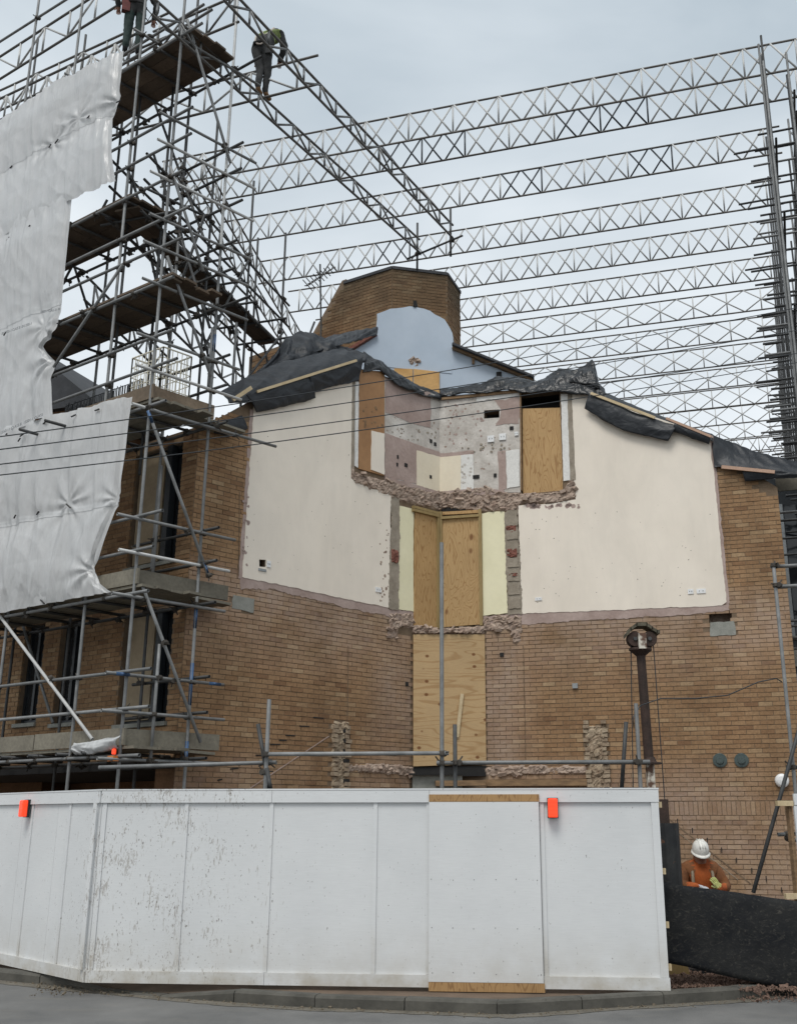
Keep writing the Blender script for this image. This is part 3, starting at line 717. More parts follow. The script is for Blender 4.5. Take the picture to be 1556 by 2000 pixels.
CB = brick_list(w_f, .004, u2 - .004, 9.5, zt - .02, zt - 40 * CRS, lambda u, z: True, 6)
CB += brick_list(w_r, .004, u3 - .004, 9.5, zt - .02, zt - 40 * CRS, lambda u, z: True, 7)
CB += brick_list(w_l, .004, u0 - .004, 9.0, zt - .02, zt - 40 * CRS, lambda u, z: True, 8)
lu = max(p[0] for p in sh)
CB += brick_list(w_l, u0, lu, 9.0, zt, zt - 40 * CRS, lambda u, z: inpoly(u, z, sh) and inpoly(u + .1, z + .04, sh), 8)
joined_bricks(CB, M['brick_stack'], stack, 4)
cop = MB()
for w, a, b in ((w_f, 0, u2), (w_r, 0, u3), (w_l, 0, u0)): wbox(w, a, b, zt - .02, zt + .05, -.2, .03, cop)
add('coping', cop, M['felt'], stack)

# ------------------------------------------------------------------ tarpaulins over the broken roof edges
def tarp_mat(name, a, b, rough_=.42, bs=.3):
    m, t, p = base_mat(name); v = pos(t)
    n1 = noise(t, v, 3.0, 6, .65, 1.2)
    c = ramp(t, n1, [(.3, a), (.7, b)]); t.links.new(c, p.inputs['Base Color'])
    p.inputs['Roughness'].default_value = rough_; p.inputs['Specular IOR Level'].default_value = .35
    def crease(sc, d):
        h = noise(t, pos(t, sc), 1.0, 3, .5, d); return math_(t, 'ABSOLUTE', math_(t, 'SUBTRACT', h, .5))
    h = math_(t, 'ADD', crease((4, 4, 5), 1.0), math_(t, 'MULTIPLY', crease((9, 9, 8), .8), .3)); bump(t, p, h, bs, .08); return m
M['tarp'] = tarp_mat('grey_black_membrane', (.015, .0175, .0215), (.026, .0295, .035), .48, .28)
M['tarpb'] = tarp_mat('black_polythene', (.007, .008, .009), (.015, .0165, .019), .33, .5)
def resample(L, n):
    d = [0]
    for a, b in zip(L, L[1:]): d.append(d[-1] + math.dist(a[:2], b[:2]))
    out = []
    for k in range(n):
        t = d[-1] * k / (n - 1); i = 0
        while i < len(L) - 2 and d[i + 1] < t: i += 1
        f = (t - d[i]) / max(1e-6, d[i + 1] - d[i]); out.append(tuple(L[i][j] + (L[i + 1][j] - L[i][j]) * f for j in range(3)))
    return out
def drape(w, top, bot, n, rows, amp, seed, bulge=.05, sc=2.2):
    n, rows = n * 2, rows * 2
    T, B = resample(top, n), resample(bot, n); mb = MB(); so_ = 0; prev = None
    S = []
    for i in range(n):
        p = w.px(*B[i]); so_ += (p - prev).length if prev else 0; prev = p; S.append(so_)
    rid = lambda x, y, z: .5 - abs(mnoise.noise((x, y, z))) * 2
    for j in range(rows + 1):
        f = j / rows
        for i in range(n):
            p = w.px(T[i][0], T[i][1], T[i][2]).lerp(w.px(B[i][0], B[i][1], B[i][2]), f); s = S[i]
            e = math.sin(math.pi * f) * bulge; wv = mnoise.noise((s * .9, f * 1.5, seed + 7)) * .5
            q = rid(s * 1.6 + f * .9 + wv, f * .8, seed) + .4 * rid(s * 3.6 - f * 1.6 + wv, f * 1.4 + s * .6, seed + 3) + (.3 if amp > .044 else .06) * rid(s * 8 + f * 2, f * 4 - s * 2, seed + 5)
            edge = .3 if j in (0, rows) or i in (0, n - 1) else 1.0
            rag = 0 if 0 < j < rows else (mnoise.noise((s * 3.2, seed, j)) + .5 * mnoise.noise((s * 9, seed, j))) * amp * .9
            p = p + w.n * (e + amp * edge * 1.1 * q) + Vector((0, 0, amp * .6 * edge * q + rag))
            mb.v.append(tuple(p))
    for j in range(rows):
        for i in range(n - 1): mb.f.append((j * n + i, j * n + i + 1, (j + 1) * n + i + 1, (j + 1) * n + i))
    return mb
def tarpaulin(label, sheets, battens, w, mat='tarp'):
    p0 = w.px(*sheets[0][0][0]) if isinstance(sheets[0][0][0], tuple) else Vector((0, 0, 0))
    t = thing('tarpaulin', p0, label, 'tarpaulin')
    for (top, bot, n, rows, amp, seed, bulge) in sheets:
        m = drape(w, top, bot, n, rows, amp, seed, bulge).mesh('sheet', True)
        o = add('sheet', m, M[mat], t)
        s = o.modifiers.new('thickness', 'SOLIDIFY'); s.thickness = .008
    for a, b, wd_, mt in battens:
        add('batten', bar(w.px(*a), w.px(*b), wd_, .03, w.d.cross(w.n)), M[mt], t)
    return t
tarpaulin('grey black membrane wrapped over the left gable, two pale battens nailed along it',
    [([(428, 768, -.25), (470, 742, -.3), (540, 712, -.35), (610, 694, -.35), (668, 680, -.3), (712, 690, -.1)],
      [(447, 788, .07), (480, 786, .10), (520, 772, .12), (600, 744, .12), (660, 724, .10), (714, 706, .07)], 70, 14, .035, 3.0, .05),
     ([(480, 772, .16), (520, 758, .17), (606, 734, .17)], [(500, 805, .08), (540, 798, .09), (616, 778, .08)], 30, 8, .022, 5.0, .03),
     ([(602, 735, .18), (650, 718, .18), (708, 698, .14)], [(610, 766, .10), (660, 752, .10), (700, 745, .08)], 26, 8, .028, 6.0, .03)],
    [((502, 765, .20), (696, 704, .20), .045, 'batten'), ((455, 781, .22), (491, 757, .22), .06, 'batten')], GL)
tarpaulin('crumpled heap of dark membrane behind the left gable, beside the chimney shoulder',
    [([(500, 728, -.9), (540, 690, -1.0), (552, 668, -1.0), (578, 648, -1.0), (612, 655, -.95), (652, 678, -.8)],
      [(480, 742, -.5), (530, 722, -.5), (575, 706, -.5), (610, 696, -.45), (640, 690, -.45), (690, 684, -.4)], 44, 10, .08, 9.0, .1),
     ([(610, 672, -1.1), (650, 655, -1.1), (735, 640, -1.0)], [(590, 694, -.5), (660, 676, -.5), (735, 655, -.8)], 34, 6, .05, 10.0, .05)], [], GL)
tarpaulin('narrow strip of torn black sheeting along the top of the old kitchen side wall',
    [([(708, 688, -.2), (740, 706, -.2), (770, 728, -.2), (810, 752, -.2), (862, 772, -.2)],
      [(708, 728, .05), (740, 722, .07), (775, 752, .08), (820, 772, .07), (866, 782, .06)], 60, 6, .045, 12.0, .05)], [], GL, 'tarpb')
tarpaulin('crumpled black sheeting with a raised peak above the doorway of the right wall',
    [([(858, 762, -.25), (900, 758, -.3), (940, 750, -.3), (968, 738, -.3), (1010, 738, -.3), (1048, 748, -.3), (1090, 722, -.3), (1128, 722, -.3), (1158, 742, -.3), (1180, 762, -.2)],
      [(862, 776, .05), (905, 770, .07), (945, 768, .08), (990, 762, .09), (1020, 768, .1), (1060, 765, .1), (1100, 768, .12), (1140, 772, .12), (1162, 776, .12), (1184, 778, .1)], 90, 9, .048, 14.0, .04),
     ([(1112, 730, -.25), (1140, 716, -.3), (1156, 702, -.3), (1160, 708, -.25), (1168, 748, -.15)],
      [(1112, 748, 0), (1135, 750, .05), (1150, 752, .05), (1160, 756, .05), (1172, 762, .03)], 26, 8, .05, 15.0, .05)],
    [((862, 779, .04), (1012, 764, .04), .05, 'timber')], GR, 'tarpb')
tarpaulin('grey black membrane folded over the sloping verge of the right gable, battened',
    [([(1146, 752, -.25), (1200, 776, -.3), (1260, 802, -.3), (1330, 828, -.3), (1392, 850, -.25)],
      [(1150, 775, .09), (1200, 800, .12), (1260, 826, .12), (1330, 848, .11), (1392, 862, .08)], 60, 8, .03, 21.0, .04),
     ([(1150, 770, .12), (1190, 786, .14), (1240, 806, .14), (1322, 832, .14)], [(1141, 798, .10), (1180, 822, .12), (1216, 841, .12), (1304, 862, .12)], 40, 9, .02, 22.0, .03),
     ([(1318, 826, .13), (1388, 850, .12)], [(1312, 842, .11), (1384, 868, .10)], 20, 6, .025, 23.0, .03)],
    [((1153, 768, .18), (1278, 816, .18), .05, 'batten'), ((1300, 817, .16), (1388, 853, .16), .045, 'pinkbatten')], GR)
tarpaulin('dark membrane flapping over the low eaves corner at the right',
    [([(1388, 848, -.1), (1430, 866, -.3), (1470, 882, -.3), (1560, 905, -.3)], [(1394, 914, .06), (1430, 916, .09), (1500, 924, .1), (1560, 930, .1)], 44, 10, .04, 31.0, .06),
     ([(1446, 912, .12), (1500, 918, .14), (1560, 922, .12)], [(1454, 940, .08), (1500, 936, .1), (1560, 932, .1)], 24, 5, .02, 33.0, .02)],
    [((1408, 912, .17), (1512, 922, .17), .06, 'pinkbatten')], GR)
t = thing('tarpaulin', GL.px(440, 835, .1), 'small loose flap of slate grey membrane hanging over bricks at the left corner', 'tarpaulin')
o = add('sheet', drape(GL, [(415, 828, .05), (445, 822, .12), (472, 812, .08)], [(418, 846, .06), (445, 852, .1), (484, 838, .08)], 18, 6, .02, 40, .03).mesh('sheet', True), M['tarp'], t)
o.modifiers.new('thickness', 'SOLIDIFY').thickness = .008

# television aerial on the roof
M['galv'] = simple('galvanised_tube', (.17, .175, .175), (.29, .295, .295), 5, .55, .2, bm=.1, orand=.35)
M['galvl'] = simple('bright_galvanised', (.50, .505, .50), (.62, .625, .615), 6, .55, .05, bm=.1, orand=.3)
M['galvm'] = simple('grey_brown_chord', (.10, .095, .088), (.17, .16, .15), 6, .6, .1, bm=.1, orand=.3)
M['galvd'] = simple('dull_dark_tube', (.05, .052, .054), (.10, .102, .102), 6, .6, .3, bm=.1, orand=.4)
M['navy'] = simple('dark_painted_lattice', (.018, .024, .032), (.03, .038, .048), 6, .5, .1, bm=.05)
a0 = atY(627, 640, 20.9); a1 = atY(625, 520, 20.9)
ar = thing('tv_aerial', a0 - Vector((0, 0, .6)), 'spiky television aerial on a thin mast left of the chimney', 'aerial')
add('mast', MB().tube([a0 - Vector((0, 0, .6)), a0, a1 + Vector((0, 0, .05))], .02), M['galvd'], ar)
bd = Vector((.8, -.45, .32)).normalized(); bc = atY(626, 540, 20.9)
add('boom', MB().tube([bc - bd * .42, bc + bd * .42], .014, 6), M['galvl'], ar)
el = Vector((.5, .85, .05)).normalized(); ev = el.cross(bd)
for k in range(9):
    q = bc + bd * (-.38 + k * .095)
    for sgn in (-1, 1): add('element', MB().tube([q, q + (el * .8 + ev * sgn * .5).normalized() * (.17 - .008 * k)], .012, 5), M['galvd'], ar); add('element', MB().tube([q, q - (el * .8 + ev * sgn * .5).normalized() * (.17 - .008 * k)], .012, 5), M['galvd'], ar)
# ------------------------------------------------------------------ scaffold kit
def tube_mesh(r, t, mat, n=10):
    mb = MB(); ri = r - t
    for z, rr in ((0, r), (1, r), (1, ri), (0, ri)):
        for j in range(n):
            w = 2 * math.pi * j / n; mb.v.append((rr * math.cos(w), rr * math.sin(w), z))
    for k in range(4):
        for j in range(n): mb.f.append((k * n + j, k * n + (j + 1) % n, ((k + 1) % 4) * n + (j + 1) % n, ((k + 1) % 4) * n + j))
    m = mb.mesh('tube'); m.polygons.foreach_set('use_smooth', [i < n or 2 * n <= i < 3 * n for i in range(len(m.polygons))]); m.materials.append(M[mat]); return m
M['bluep'] = simple('blue_painted_tube', (.035, .085, .19), (.06, .13, .26), 5, .5, .1, bm=.1)
M['rust'] = simple('rusty_steel', (.022, .015, .012), (.062, .036, .027), 7, .8, .2, bm=.4)
TM = {(k, r): tube_mesh(r, .004, k) for k in ('galv', 'galvl', 'galvm', 'galvd', 'bluep', 'rust', 'navy') for r in (.0242, .02)}
ALLT = []
def tube(name, a, b, parent, mat='galv', r=.0242):
    a, b = Vector(a), Vector(b); o = bpy.data.objects.new(name, TM[(mat, r)]); COL.objects.link(o)
    v = b - a; o.rotation_mode = 'QUATERNION'; o.rotation_quaternion = v.to_track_quat('Z', 'Y'); o.scale = (1, 1, v.length); o.location = a
    o.parent = parent; o.matrix_parent_inverse = Matrix.Translation(-wloc(parent))
    ALLT.append((a, b, parent)); return o
def coup_mesh():
    mb = MB()
    for ax in ((0, 0, 1), (1, 0, 0)):
        c = Vector((0, 0, 0)) if ax[2] else Vector((0, .05, 0))
        mb.lathe(c - Vector(ax) * .028, ax, [(0, .033), (.012, .037), (.044, .037), (.056, .033)], 10)
    mb.box((.042, .02, 0), (.018, 0, 0), (0, .014, 0), (0, 0, .02)); mb.tube([(.05, 0, .01), (.095, -.02, .01)], .009, 6); mb.tube([(-.02, .05, .03), (-.045, .075, .075)], .009, 6)
    m = mb.mesh('coupler'); m.materials.append(M['clamp']); return m
M['clamp'] = simple('weathered_coupler', (.035, .032, .028), (.11, .095, .08), 9, .75, .3, bm=.2, orand=.3)
CM = coup_mesh()
def couplers(parent, limit=300):
    T = [t for t in ALLT if t[2] is parent]; seen = []; rg = random.Random(len(T))
    for i in range(len(T)):
        for j in range(i):
            p1, q1, p2, q2 = T[i][0], T[i][1], T[j][0], T[j][1]
            d1, d2 = q1 - p1, q2 - p2; r = p1 - p2; a = d1.dot(d1); e = d2.dot(d2); f = d2.dot(r); b = d1.dot(d2); c = d1.dot(r); dn = a * e - b * b
            if dn < 1e-6 * a * e: continue
            s = min(1, max(0, (b * f - c * e) / dn)); t = min(1, max(0, (b * s + f) / e)); s = min(1, max(0, (b * t - c) / a))
            x, y = p1 + d1 * s, p2 + d2 * t
            if (x - y).length < .085:
                m = (x + y) / 2
                if all((m - k).length > .09 for k in seen) and len(seen) < limit:
                    seen.append(m); o = bpy.data.objects.new('coupler', CM); COL.objects.link(o); o.parent = parent; o.matrix_parent_inverse = Matrix.Translation(-wloc(parent))
                    o.location = y; dz = d1 if abs(d1.normalized().z) > abs(d2.normalized().z) else d2
                    o.rotation_euler = (dz.to_track_quat('Z', 'Y') @ Quaternion((0, 0, 1), rg.uniform(0, 6.28))).to_euler()
def board_mat(name, a, b):
    m, t, p = base_mat(name); v = pos(t); oi = N(t, 'ShaderNodeObjectInfo')
    n = noise(t, v, 2.2, 5, .6); c = ramp(t, n, [(.3, a), (.7, b)]); c = mix(t, .5, c, ramp(t, noise(t, v, 22, 4), [(.3, .5), (.7, 1.1)]), 'MULTIPLY')
    c = mix(t, 1.0, c, ramp(t, oi.outputs['Random'], [(0, .7), (1, 1.1)]), 'MULTIPLY'); t.links.new(c, p.inputs['Base Color']); p.inputs['Roughness'].default_value = .85
    bump(t, p, noise(t, v, 30, 3), .25, .005); return m
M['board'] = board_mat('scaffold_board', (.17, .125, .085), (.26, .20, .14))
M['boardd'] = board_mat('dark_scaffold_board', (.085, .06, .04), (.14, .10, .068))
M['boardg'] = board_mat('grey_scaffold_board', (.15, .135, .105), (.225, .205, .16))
def plank(name, a, b, side, parent, mat='board', wd_=.222, th=.038):
    return add(name, bar(a, b, wd_, th, side), M[mat], parent)

# ------------------------------------------------------------------ left scaffold round the street front
A = Vector((-4.2, 14.0, 0)); UD = Vector((-math.cos(R(34.8)), math.sin(R(34.8)), 0)); VD = Vector((math.cos(R(45.5)), math.sin(R(45.5)), 0)); SW = 1.016
FS = Wall(A.x, A.y, math.atan2(UD.y, UD.x)); ES = Wall(A.x, A.y, R(45.5))
ls = thing('tube_scaffold', A, 'tall tube and fitting scaffold with timber decks against the left end of the house', 'scaffold')
def lp(t, v, z): return A + UD * t + VD * v + Vector((0, 0, z))
TP = [0.0, 1.06, 2.95, 4.45, 6.2]
LV = [2.72, 4.92, 7.72, 9.75, 11.6, 14.3]
TOP = 18.2
def fpx(x, y, off=0): return FS.px(x, y, off)
def epx(x, y, off=0): return ES.px(x, y, off)
rg = random.Random(4)
for k, t_ in enumerate(TP):
    for v, nm in ((0, 'standard'), (SW, 'standard')):
        zz = [0, 5.6 + rg.uniform(-.5, .5), 11.2 + rg.uniform(-.5, .5), TOP - rg.uniform(0, 1.2)]
        mats = ['galv', 'galv', 'galv'] if v == 0 else ['galvd', 'galv', 'galvd']
        if k == 0 and v > 0: mats = ['galv', 'galv', 'galvl']
        for z0, z1, mt in zip(zz, zz[1:], mats): tube('standard', lp(t_, v, z0), lp(t_, v, z1), ls, mt)
for a, b in ((3.35, 3.95), (2.5, 2.85), (8.85, 9.15), (4.45, 4.8)): tube('painted_sleeve', lp(0, SW, a), lp(0, SW, b), ls, 'bluep').scale.x = 1.08
E_ = .055
for li, z in enumerate(LV):
    end = TP[-1] + .3
    # ledgers under the deck and guard rails, fixed to the outside of the standards
    for dz, mt in ((-.12, 'galv'), (.5, 'galv'), (1.0, 'galv')):
        st_ = -.35 - rg.uniform(0, .25)
        if dz > 0 and li == 5: continue
        tube('ledger' if dz < 0 else 'guard_rail', lp(st_, -E_, z + dz), lp(end, -E_, z + dz), ls, mt)
        if dz < 0: tube('ledger', lp(-.3 - rg.uniform(0, .4), SW + E_, z + dz + .01), lp(end, SW + E_, z + dz), ls, 'galvd')
    # returns across the end of the scaffold
    for dz in (-.16, .46, .96):
        if dz > 0 and li == 5: continue
        tube('transom' if dz < 0 else 'end_rail', lp(-.05, -.3 - rg.uniform(0, .1), z + dz), lp(-.05, SW + .42 + rg.uniform(0, .15), z + dz), ls, 'galvl' if rg.random() < .3 else 'galv')
        if dz > 0: tube('inner_rail', lp(-.3, SW + E_, z + dz + .06), lp(1.3 + rg.uniform(0, .3), SW + E_, z + dz + .06), ls, 'galvd')
    for k, t_ in enumerate((.55, 1.1, 1.75, 2.4, 3.0, 3.7, 4.4, 5.1)):
        pr = .03 if li else .18
        if li == 2 and k in (2, 3): pr = .5
        tube('transom', lp(t_, -pr, z - .06), lp(t_ + rg.uniform(-.06, .06), SW + .15, z - .06), ls, 'galvd')
    # deck boards, each laid singly, butted at mid run
    for j in range(4):
        v = .12 + j * .232
        cut = 2.6 + rg.uniform(-.3, .3)
        t0 = -.12 - rg.uniform(0, .12); t1 = TP[-1] + .2
        if li == 4: t0 = 1.0; 
        zz = z + rg.uniform(-.004, .004)
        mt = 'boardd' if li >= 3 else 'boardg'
        plank('deck_board', lp(t0, v, zz), lp(cut - .006, v, zz), VD, ls, mt); plank('deck_board', lp(cut + .006, v, zz), lp(t1, v, zz), VD, ls, mt)
    if li == 3:
        for j in range(2): plank('deck_board', lp(-.12 - .0, .12 + j * .5, z - .045), lp(-.2, .12 + j * .5, z - .045), VD, ls, 'boardd')
    # toe boards
    if li in (0, 1, 2):
        mt = ('boardg', 'boardg', 'board')[li]
        plank('toe_board', lp(-.06, .005, z + .14), lp(1.9, .005, z + .14), (0, 0, 1), ls, mt); plank('toe_board', lp(1.92, .005, z + .135), lp(TP[-1], .005, z + .135), (0, 0, 1), ls, mt)
        plank('toe_board', lp(.035, .04, z + .14), lp(.035, SW + (.55 if li < 2 else .1), z + .14), (0, 0, 1), ls, 'boardg' if li < 2 else 'board')
# board ends poking past the inner corner on the second and third lifts
for li, dx in ((0, .5), (1, .62), (2, .7)):
    for j in range(2): plank('deck_board', lp(.12 + j * .24, SW - .1, LV[li] + .0), lp(.12 + j * .24, SW + dx, LV[li] - .02 + .02 * j), UD, ls, 'boardg')
for v_ in (.14, .3): tube('ledger', lp(-.3, v_, LV[5] + .52), lp(TP[-1], v_, LV[5] + .52), ls, 'galv')
for t_ in (1.0, 2.9): tube('transom', lp(t_, -.2, LV[5] + .47), lp(t_, SW + .2, LV[5] + .47), ls, 'galv')
# raking braces
for p_, q_, w_, o_ in (((398, 1098), (407.5, 1125), ES, .1), ((289.5, 802), (298, 826), ES, .1)): tube('painted_sleeve', w_.px(*p_, o_), w_.px(*q_, o_), ls, 'bluep').scale.x = 1.12
for p_ in (lp(-.05, SW + .25, LV[0] + .96), lp(-.05, -.2, LV[0] + .96)): tube('painted_sleeve', p_, p_ + VD * .2, ls, 'bluep').scale.x = 1.12
def brace(a, b, w, off, mat='galv'): tube('brace', w.px(*a, off), w.px(*b, off), ls, mat)
brace((0, 1203), (181, 1444), FS, .1, 'galvl'); brace((98, 728), (240, 517), FS, .1, 'galv')
for a, b in (((290, 803), (407, 1124)), ((278, 1142), (392, 1450)), ((327, 500), (412, 735)), ((333, 325), (397, 530)), ((366, 38), (450, 318))): brace(a, b, ES, .1)
for (a, b) in (((160, -20), (-60, 120)), ):
    tube('brace', fpx(160, -20), fpx(-60, 120), ls)
IS = Wall(lp(0, SW, 0).x, lp(0, SW, 0).y, math.atan2(UD.y, UD.x))
for a, b, m_ in (((28, 1165), (104, 1412), 'galv'), ((300, 300), (410, 640), 'galvd'), ((262, 90), (400, 470), 'galvd'), ((250, 330), (330, 560), 'galvd'), ((120, 440), (190, 660), 'galvd'), ((210, 390), (120, 560), 'galvd'), ((330, 620), (400, 420), 'galvd')): tube('brace', IS.px(*a), IS.px(*b), ls, m_)
# long put-log tube reaching out over the gable, stub uprights on the decks
tube('long_tube', epx(292, 800, .1), epx(539, 872, .1) , ls, 'galv')
for x, y0, y1, off in ((316, 910, 1150, -.5), (312, 1258, 1500, .04), (462, 630, 790, -1.4), (415, 640, 760, -1.2)): tube('puncheon', ES.px(x, y0, off), Vector((*ES.px(x, y0, off)[:2], ES.px(x, y1, off).z)), ls, 'galv')
# ------------------------------------------------------------------ white sheeting hung on the scaffold
def sheet_mat():
    m, t, p = base_mat('white_reinforced_sheeting'); v = pos(t)
    n1 = noise(t, v, 1.6, 4, .6); c = ramp(t, n1, [(.3, (.71, .72, .725)), (.7, (.78, .786, .79))])
    c = mix(t, .1, c, ramp(t, noise(t, v, 18, 3), [(.35, .7), (.65, 1.0)]), 'MULTIPLY')
    c = mix(t, ramp(t, noise(t, v, 7, 3, .6), [(.74, 0.0), (.80, .35)]), c, (.5, .51, .51))
    t.links.new(c, p.inputs['Base Color']); p.inputs['Roughness'].default_value = .3; p.inputs['Specular IOR Level'].default_value = .6
    g = noise(t, pos(t, (3.2, 3.2, .55)), 1.3, 3, .5, .9); g = math_(t, 'ABSOLUTE', math_(t, 'SUBTRACT', g, .5)); bump(t, p, g, .5, .12)
    tr = N(t, 'ShaderNodeBsdfTranslucent'); t.links.new(c, tr.inputs[0]); ms = N(t, 'ShaderNodeMixShader'); ms.inputs[0].default_value = .4
    t.links.new(p.outputs[0], ms.inputs[1]); t.links.new(tr.outputs[0], ms.inputs[2]); t.links.new(ms.outputs[0], t.nodes['Material Output'].inputs[0]); return m
M['sheet'] = sheet_mat()
M['tie'] = simple('black_tie', (.01, .01, .01), (.02, .02, .02), 4, .6, bm=0)
M['print'] = simple('grey_print', (.10, .11, .12), (.2, .21, .22), 30, .6, bm=0)
def poly_at(L, f):
    d = [0]
    for a, b in zip(L, L[1:]): d.append(d[-1] + math.dist(a, b))
    t = d[-1] * f; i = 0
    while i < len(L) - 2 and d[i + 1] < t: i += 1
    k = (t - d[i]) / max(1e-6, d[i + 1] - d[i]); return Vector((L[i][0] + (L[i + 1][0] - L[i][0]) * k, L[i][1] + (L[i + 1][1] - L[i][1]) * k))
def coons(top, bot, left, right, u, v):
    a = poly_at(top, u).lerp(poly_at(bot, u), v) + poly_at(left, v).lerp(poly_at(right, v), u)
    c = (Vector(top[0]) * (1 - u) + Vector(top[-1]) * u) * (1 - v) + (Vector(bot[0]) * (1 - u) + Vector(bot[-1]) * u) * v
    return a - c
def hang_sheet(label, top, bot, right, seams, pinches, seed, ties):
    left = [top[0], bot[0]]; nu, nv = 190, 150; mb = MB()
    t = thing('scaffold_sheet', FS.px(*bot[-1], .12), label, 'sheeting')
    for j in range(nv + 1):
        for i in range(nu + 1):
            u, v = i / nu, j / nv; q = coons(top, bot, left, right, u, v); s, z = FS.st(q.x, q.y, .12)
            d = min([abs(v - k) for k in seams]); lo = max([k for k in seams if k <= v + 1e-6], default=0); hi = min([k for k in seams if k >= v - 1e-6], default=1)
            f = (v - lo) / max(1e-6, hi - lo); bl = math.sin(math.pi * min(1, max(0, f)))
            o = .115 + .13 * bl * (.6 + .5 * mnoise.noise((s * .6, z * .5, seed)))
            near = 1 - min(1, d * 4.0)                       # gathers at the laced lines run out into long folds
            w = .5 * mnoise.noise((s * .7, z * .6, seed + 5))
            f1 = 1 - 2 * abs(mnoise.noise((s * 1.7 + w + z * .22, z * .16, seed))); f2_ = 1 - 2 * abs(mnoise.noise((s * 4.3 + w * 2 - z * .3, z * .2, seed + 9)))
            o += .055 * f1 * (.5 + .5 * near) + .028 * f2_ * (.3 + .7 * near) + .012 * (1 - 2 * abs(mnoise.noise((s * 6.5 + z * 1.6 + w, z * .7, seed + 4)))) * (.4 + .6 * near) + .01 * (1 - 2 * abs(mnoise.noise((s * 2.4 - z * 2.4, z * 1.2 + s, seed + 6))))
            e_ = .4 if u > .97 else 1.0; o = .115 + (o - .115) * e_
            for (px_, py_, amt) in pinches:
                ps, pz = FS.st(px_, py_, .12); dd = math.hypot(s - ps, z - pz); an = math.atan2(z - pz, s - ps)
                o += amt * .45 * math.exp(-dd * 2.6) * (math.sin(an * 9 + 3 * mnoise.noise((an, seed, 0))) * .6 * min(1, dd * 6) - .5)
            p = FS.pt(s, z, max(o, .10)); mb.v.append(tuple(p))
    for j in range(nv):
        for i in range(nu): k = j * (nu + 1) + i; mb.f.append((k, k + 1, k + nu + 2, k + nu + 1))
    add('sheet', mb.mesh('sheet', True), M['sheet'], t)
    for sv_ in seams[1:-1]:                                # doubled band along each lacing line
        j0_ = round((sv_ - .02) * nv); sb = MB()
        for j in range(j0_, j0_ + 5):
            for i in range(nu + 1): q_ = Vector(mb.v[j * (nu + 1) + i]); sb.v.append(tuple(q_ + FS.n * .008))
        for j in range(4):
            for i in range(nu): k = j * (nu + 1) + i; sb.f.append((k, k + 1, k + nu + 2, k + nu + 1))
        add('seam_band', sb.mesh('seam_band', True), M['sheet'], t)
    def surf(u, v): return Vector(mb.v[round(v * nv) * (nu + 1) + round(u * nu)])
    for (x, y, dx, dy) in ties:
        add('tie', MB().tube([FS.px(x, y, .2), FS.px(x + dx, y + dy, .22)], .012, 6), M['tie'], t)
    return t, surf
s1, _ = hang_sheet('uppermost white sheet on the left scaffold, laced to the top rail', [(-90, 290), (0, 238), (110, 165), (243, 100)], [(-90, 515), (0, 472), (70, 430), (140, 395), (228, 355)], [(243, 100), (238, 190), (222, 230), (222, 300), (228, 355)], [0, .48, 1.0], [(160, 235, .10), (110, 285, .10), (235, 198, .09)], 1.0,
    [(108, 280, 6, -8), (170, 232, 5, -6), (228, 200, 8, -4), (20, 328, 4, -4), (96, 288, 4, -6)])
s2, f2 = hang_sheet('middle white sheet on the left scaffold, pulled in to a brace at its edge', [(-90, 495), (0, 448), (70, 408), (144, 372)], [(-90, 900), (0, 856), (103, 812)], [(144, 372), (131, 530), (121, 612), (112, 645), (86, 678), (108, 706), (100, 740), (102, 812)], [0, .48, 1.0], [(106, 704, .2), (90, 640, .08)], 2.0,
    [(8, 655, 4, -6), (14, 470, 5, -7), (54, 446, 5, -6), (112, 632, 5, -1), (40, 852, 7, -5), (10, 852, 4, -5)])
s3, _ = hang_sheet('lower white sheet on the left scaffold, its bottom corner torn loose', [(-90, 868), (0, 842), (110, 812), (262, 776)], [(-90, 1218), (0, 1200), (110, 1178), (220, 1157)], [(262, 776), (246, 900), (233, 985), (208, 1050), (186, 1112), (196, 1140), (220, 1157)], [0, .52, 1.0], [(140, 985, .10), (232, 975, .08), (186, 1115, .12)], 3.0,
    [(85, 828, 6, -6), (140, 814, 8, -4), (186, 802, 8, -3), (138, 992, -8, -8), (72, 1005, 4, -6), (28, 1012, 3, -6), (80, 1172, 7, 7), (36, 862, 4, -6)])
# printed line of letters along the sheet hem
def letters(txt, a, b, parent, h=.1):
    c = bpy.data.curves.new('print', 'FONT'); c.body = txt; c.size = h; c.extrude = .001
    o = bpy.data.objects.new('tmp', c); COL.objects.link(o); bpy.context.view_layer.update()
    me = bpy.data.meshes.new_from_object(o.evaluated_get(bpy.context.evaluated_depsgraph_get())); bpy.data.objects.remove(o)
    xs = [v.co.x for v in me.vertices]; L = max(xs) - min(xs); a, b = Vector(a), Vector(b)
    for v in me.vertices:
        f = (v.co.x - min(xs)) / L; p = a.lerp(b, f) + Vector((0, 0, v.co.y)) + FS.n * v.co.z; v.co = p
    me.materials.clear(); add('print', me, M['print'], parent)
letters('13501-1 CLASS B  FR', FS.px(80, 612, .34), FS.px(118, 606, .30), s2, .07)
letters('EN13501-1 CLASS B  EN13501-1', FS.px(4, 654, .36), FS.px(62, 634, .36), s2, .07)
letters('13501-1 CLASS B  13501-1 CLASS', FS.px(2, 848, .30), FS.px(84, 812, .28), s2, .07)

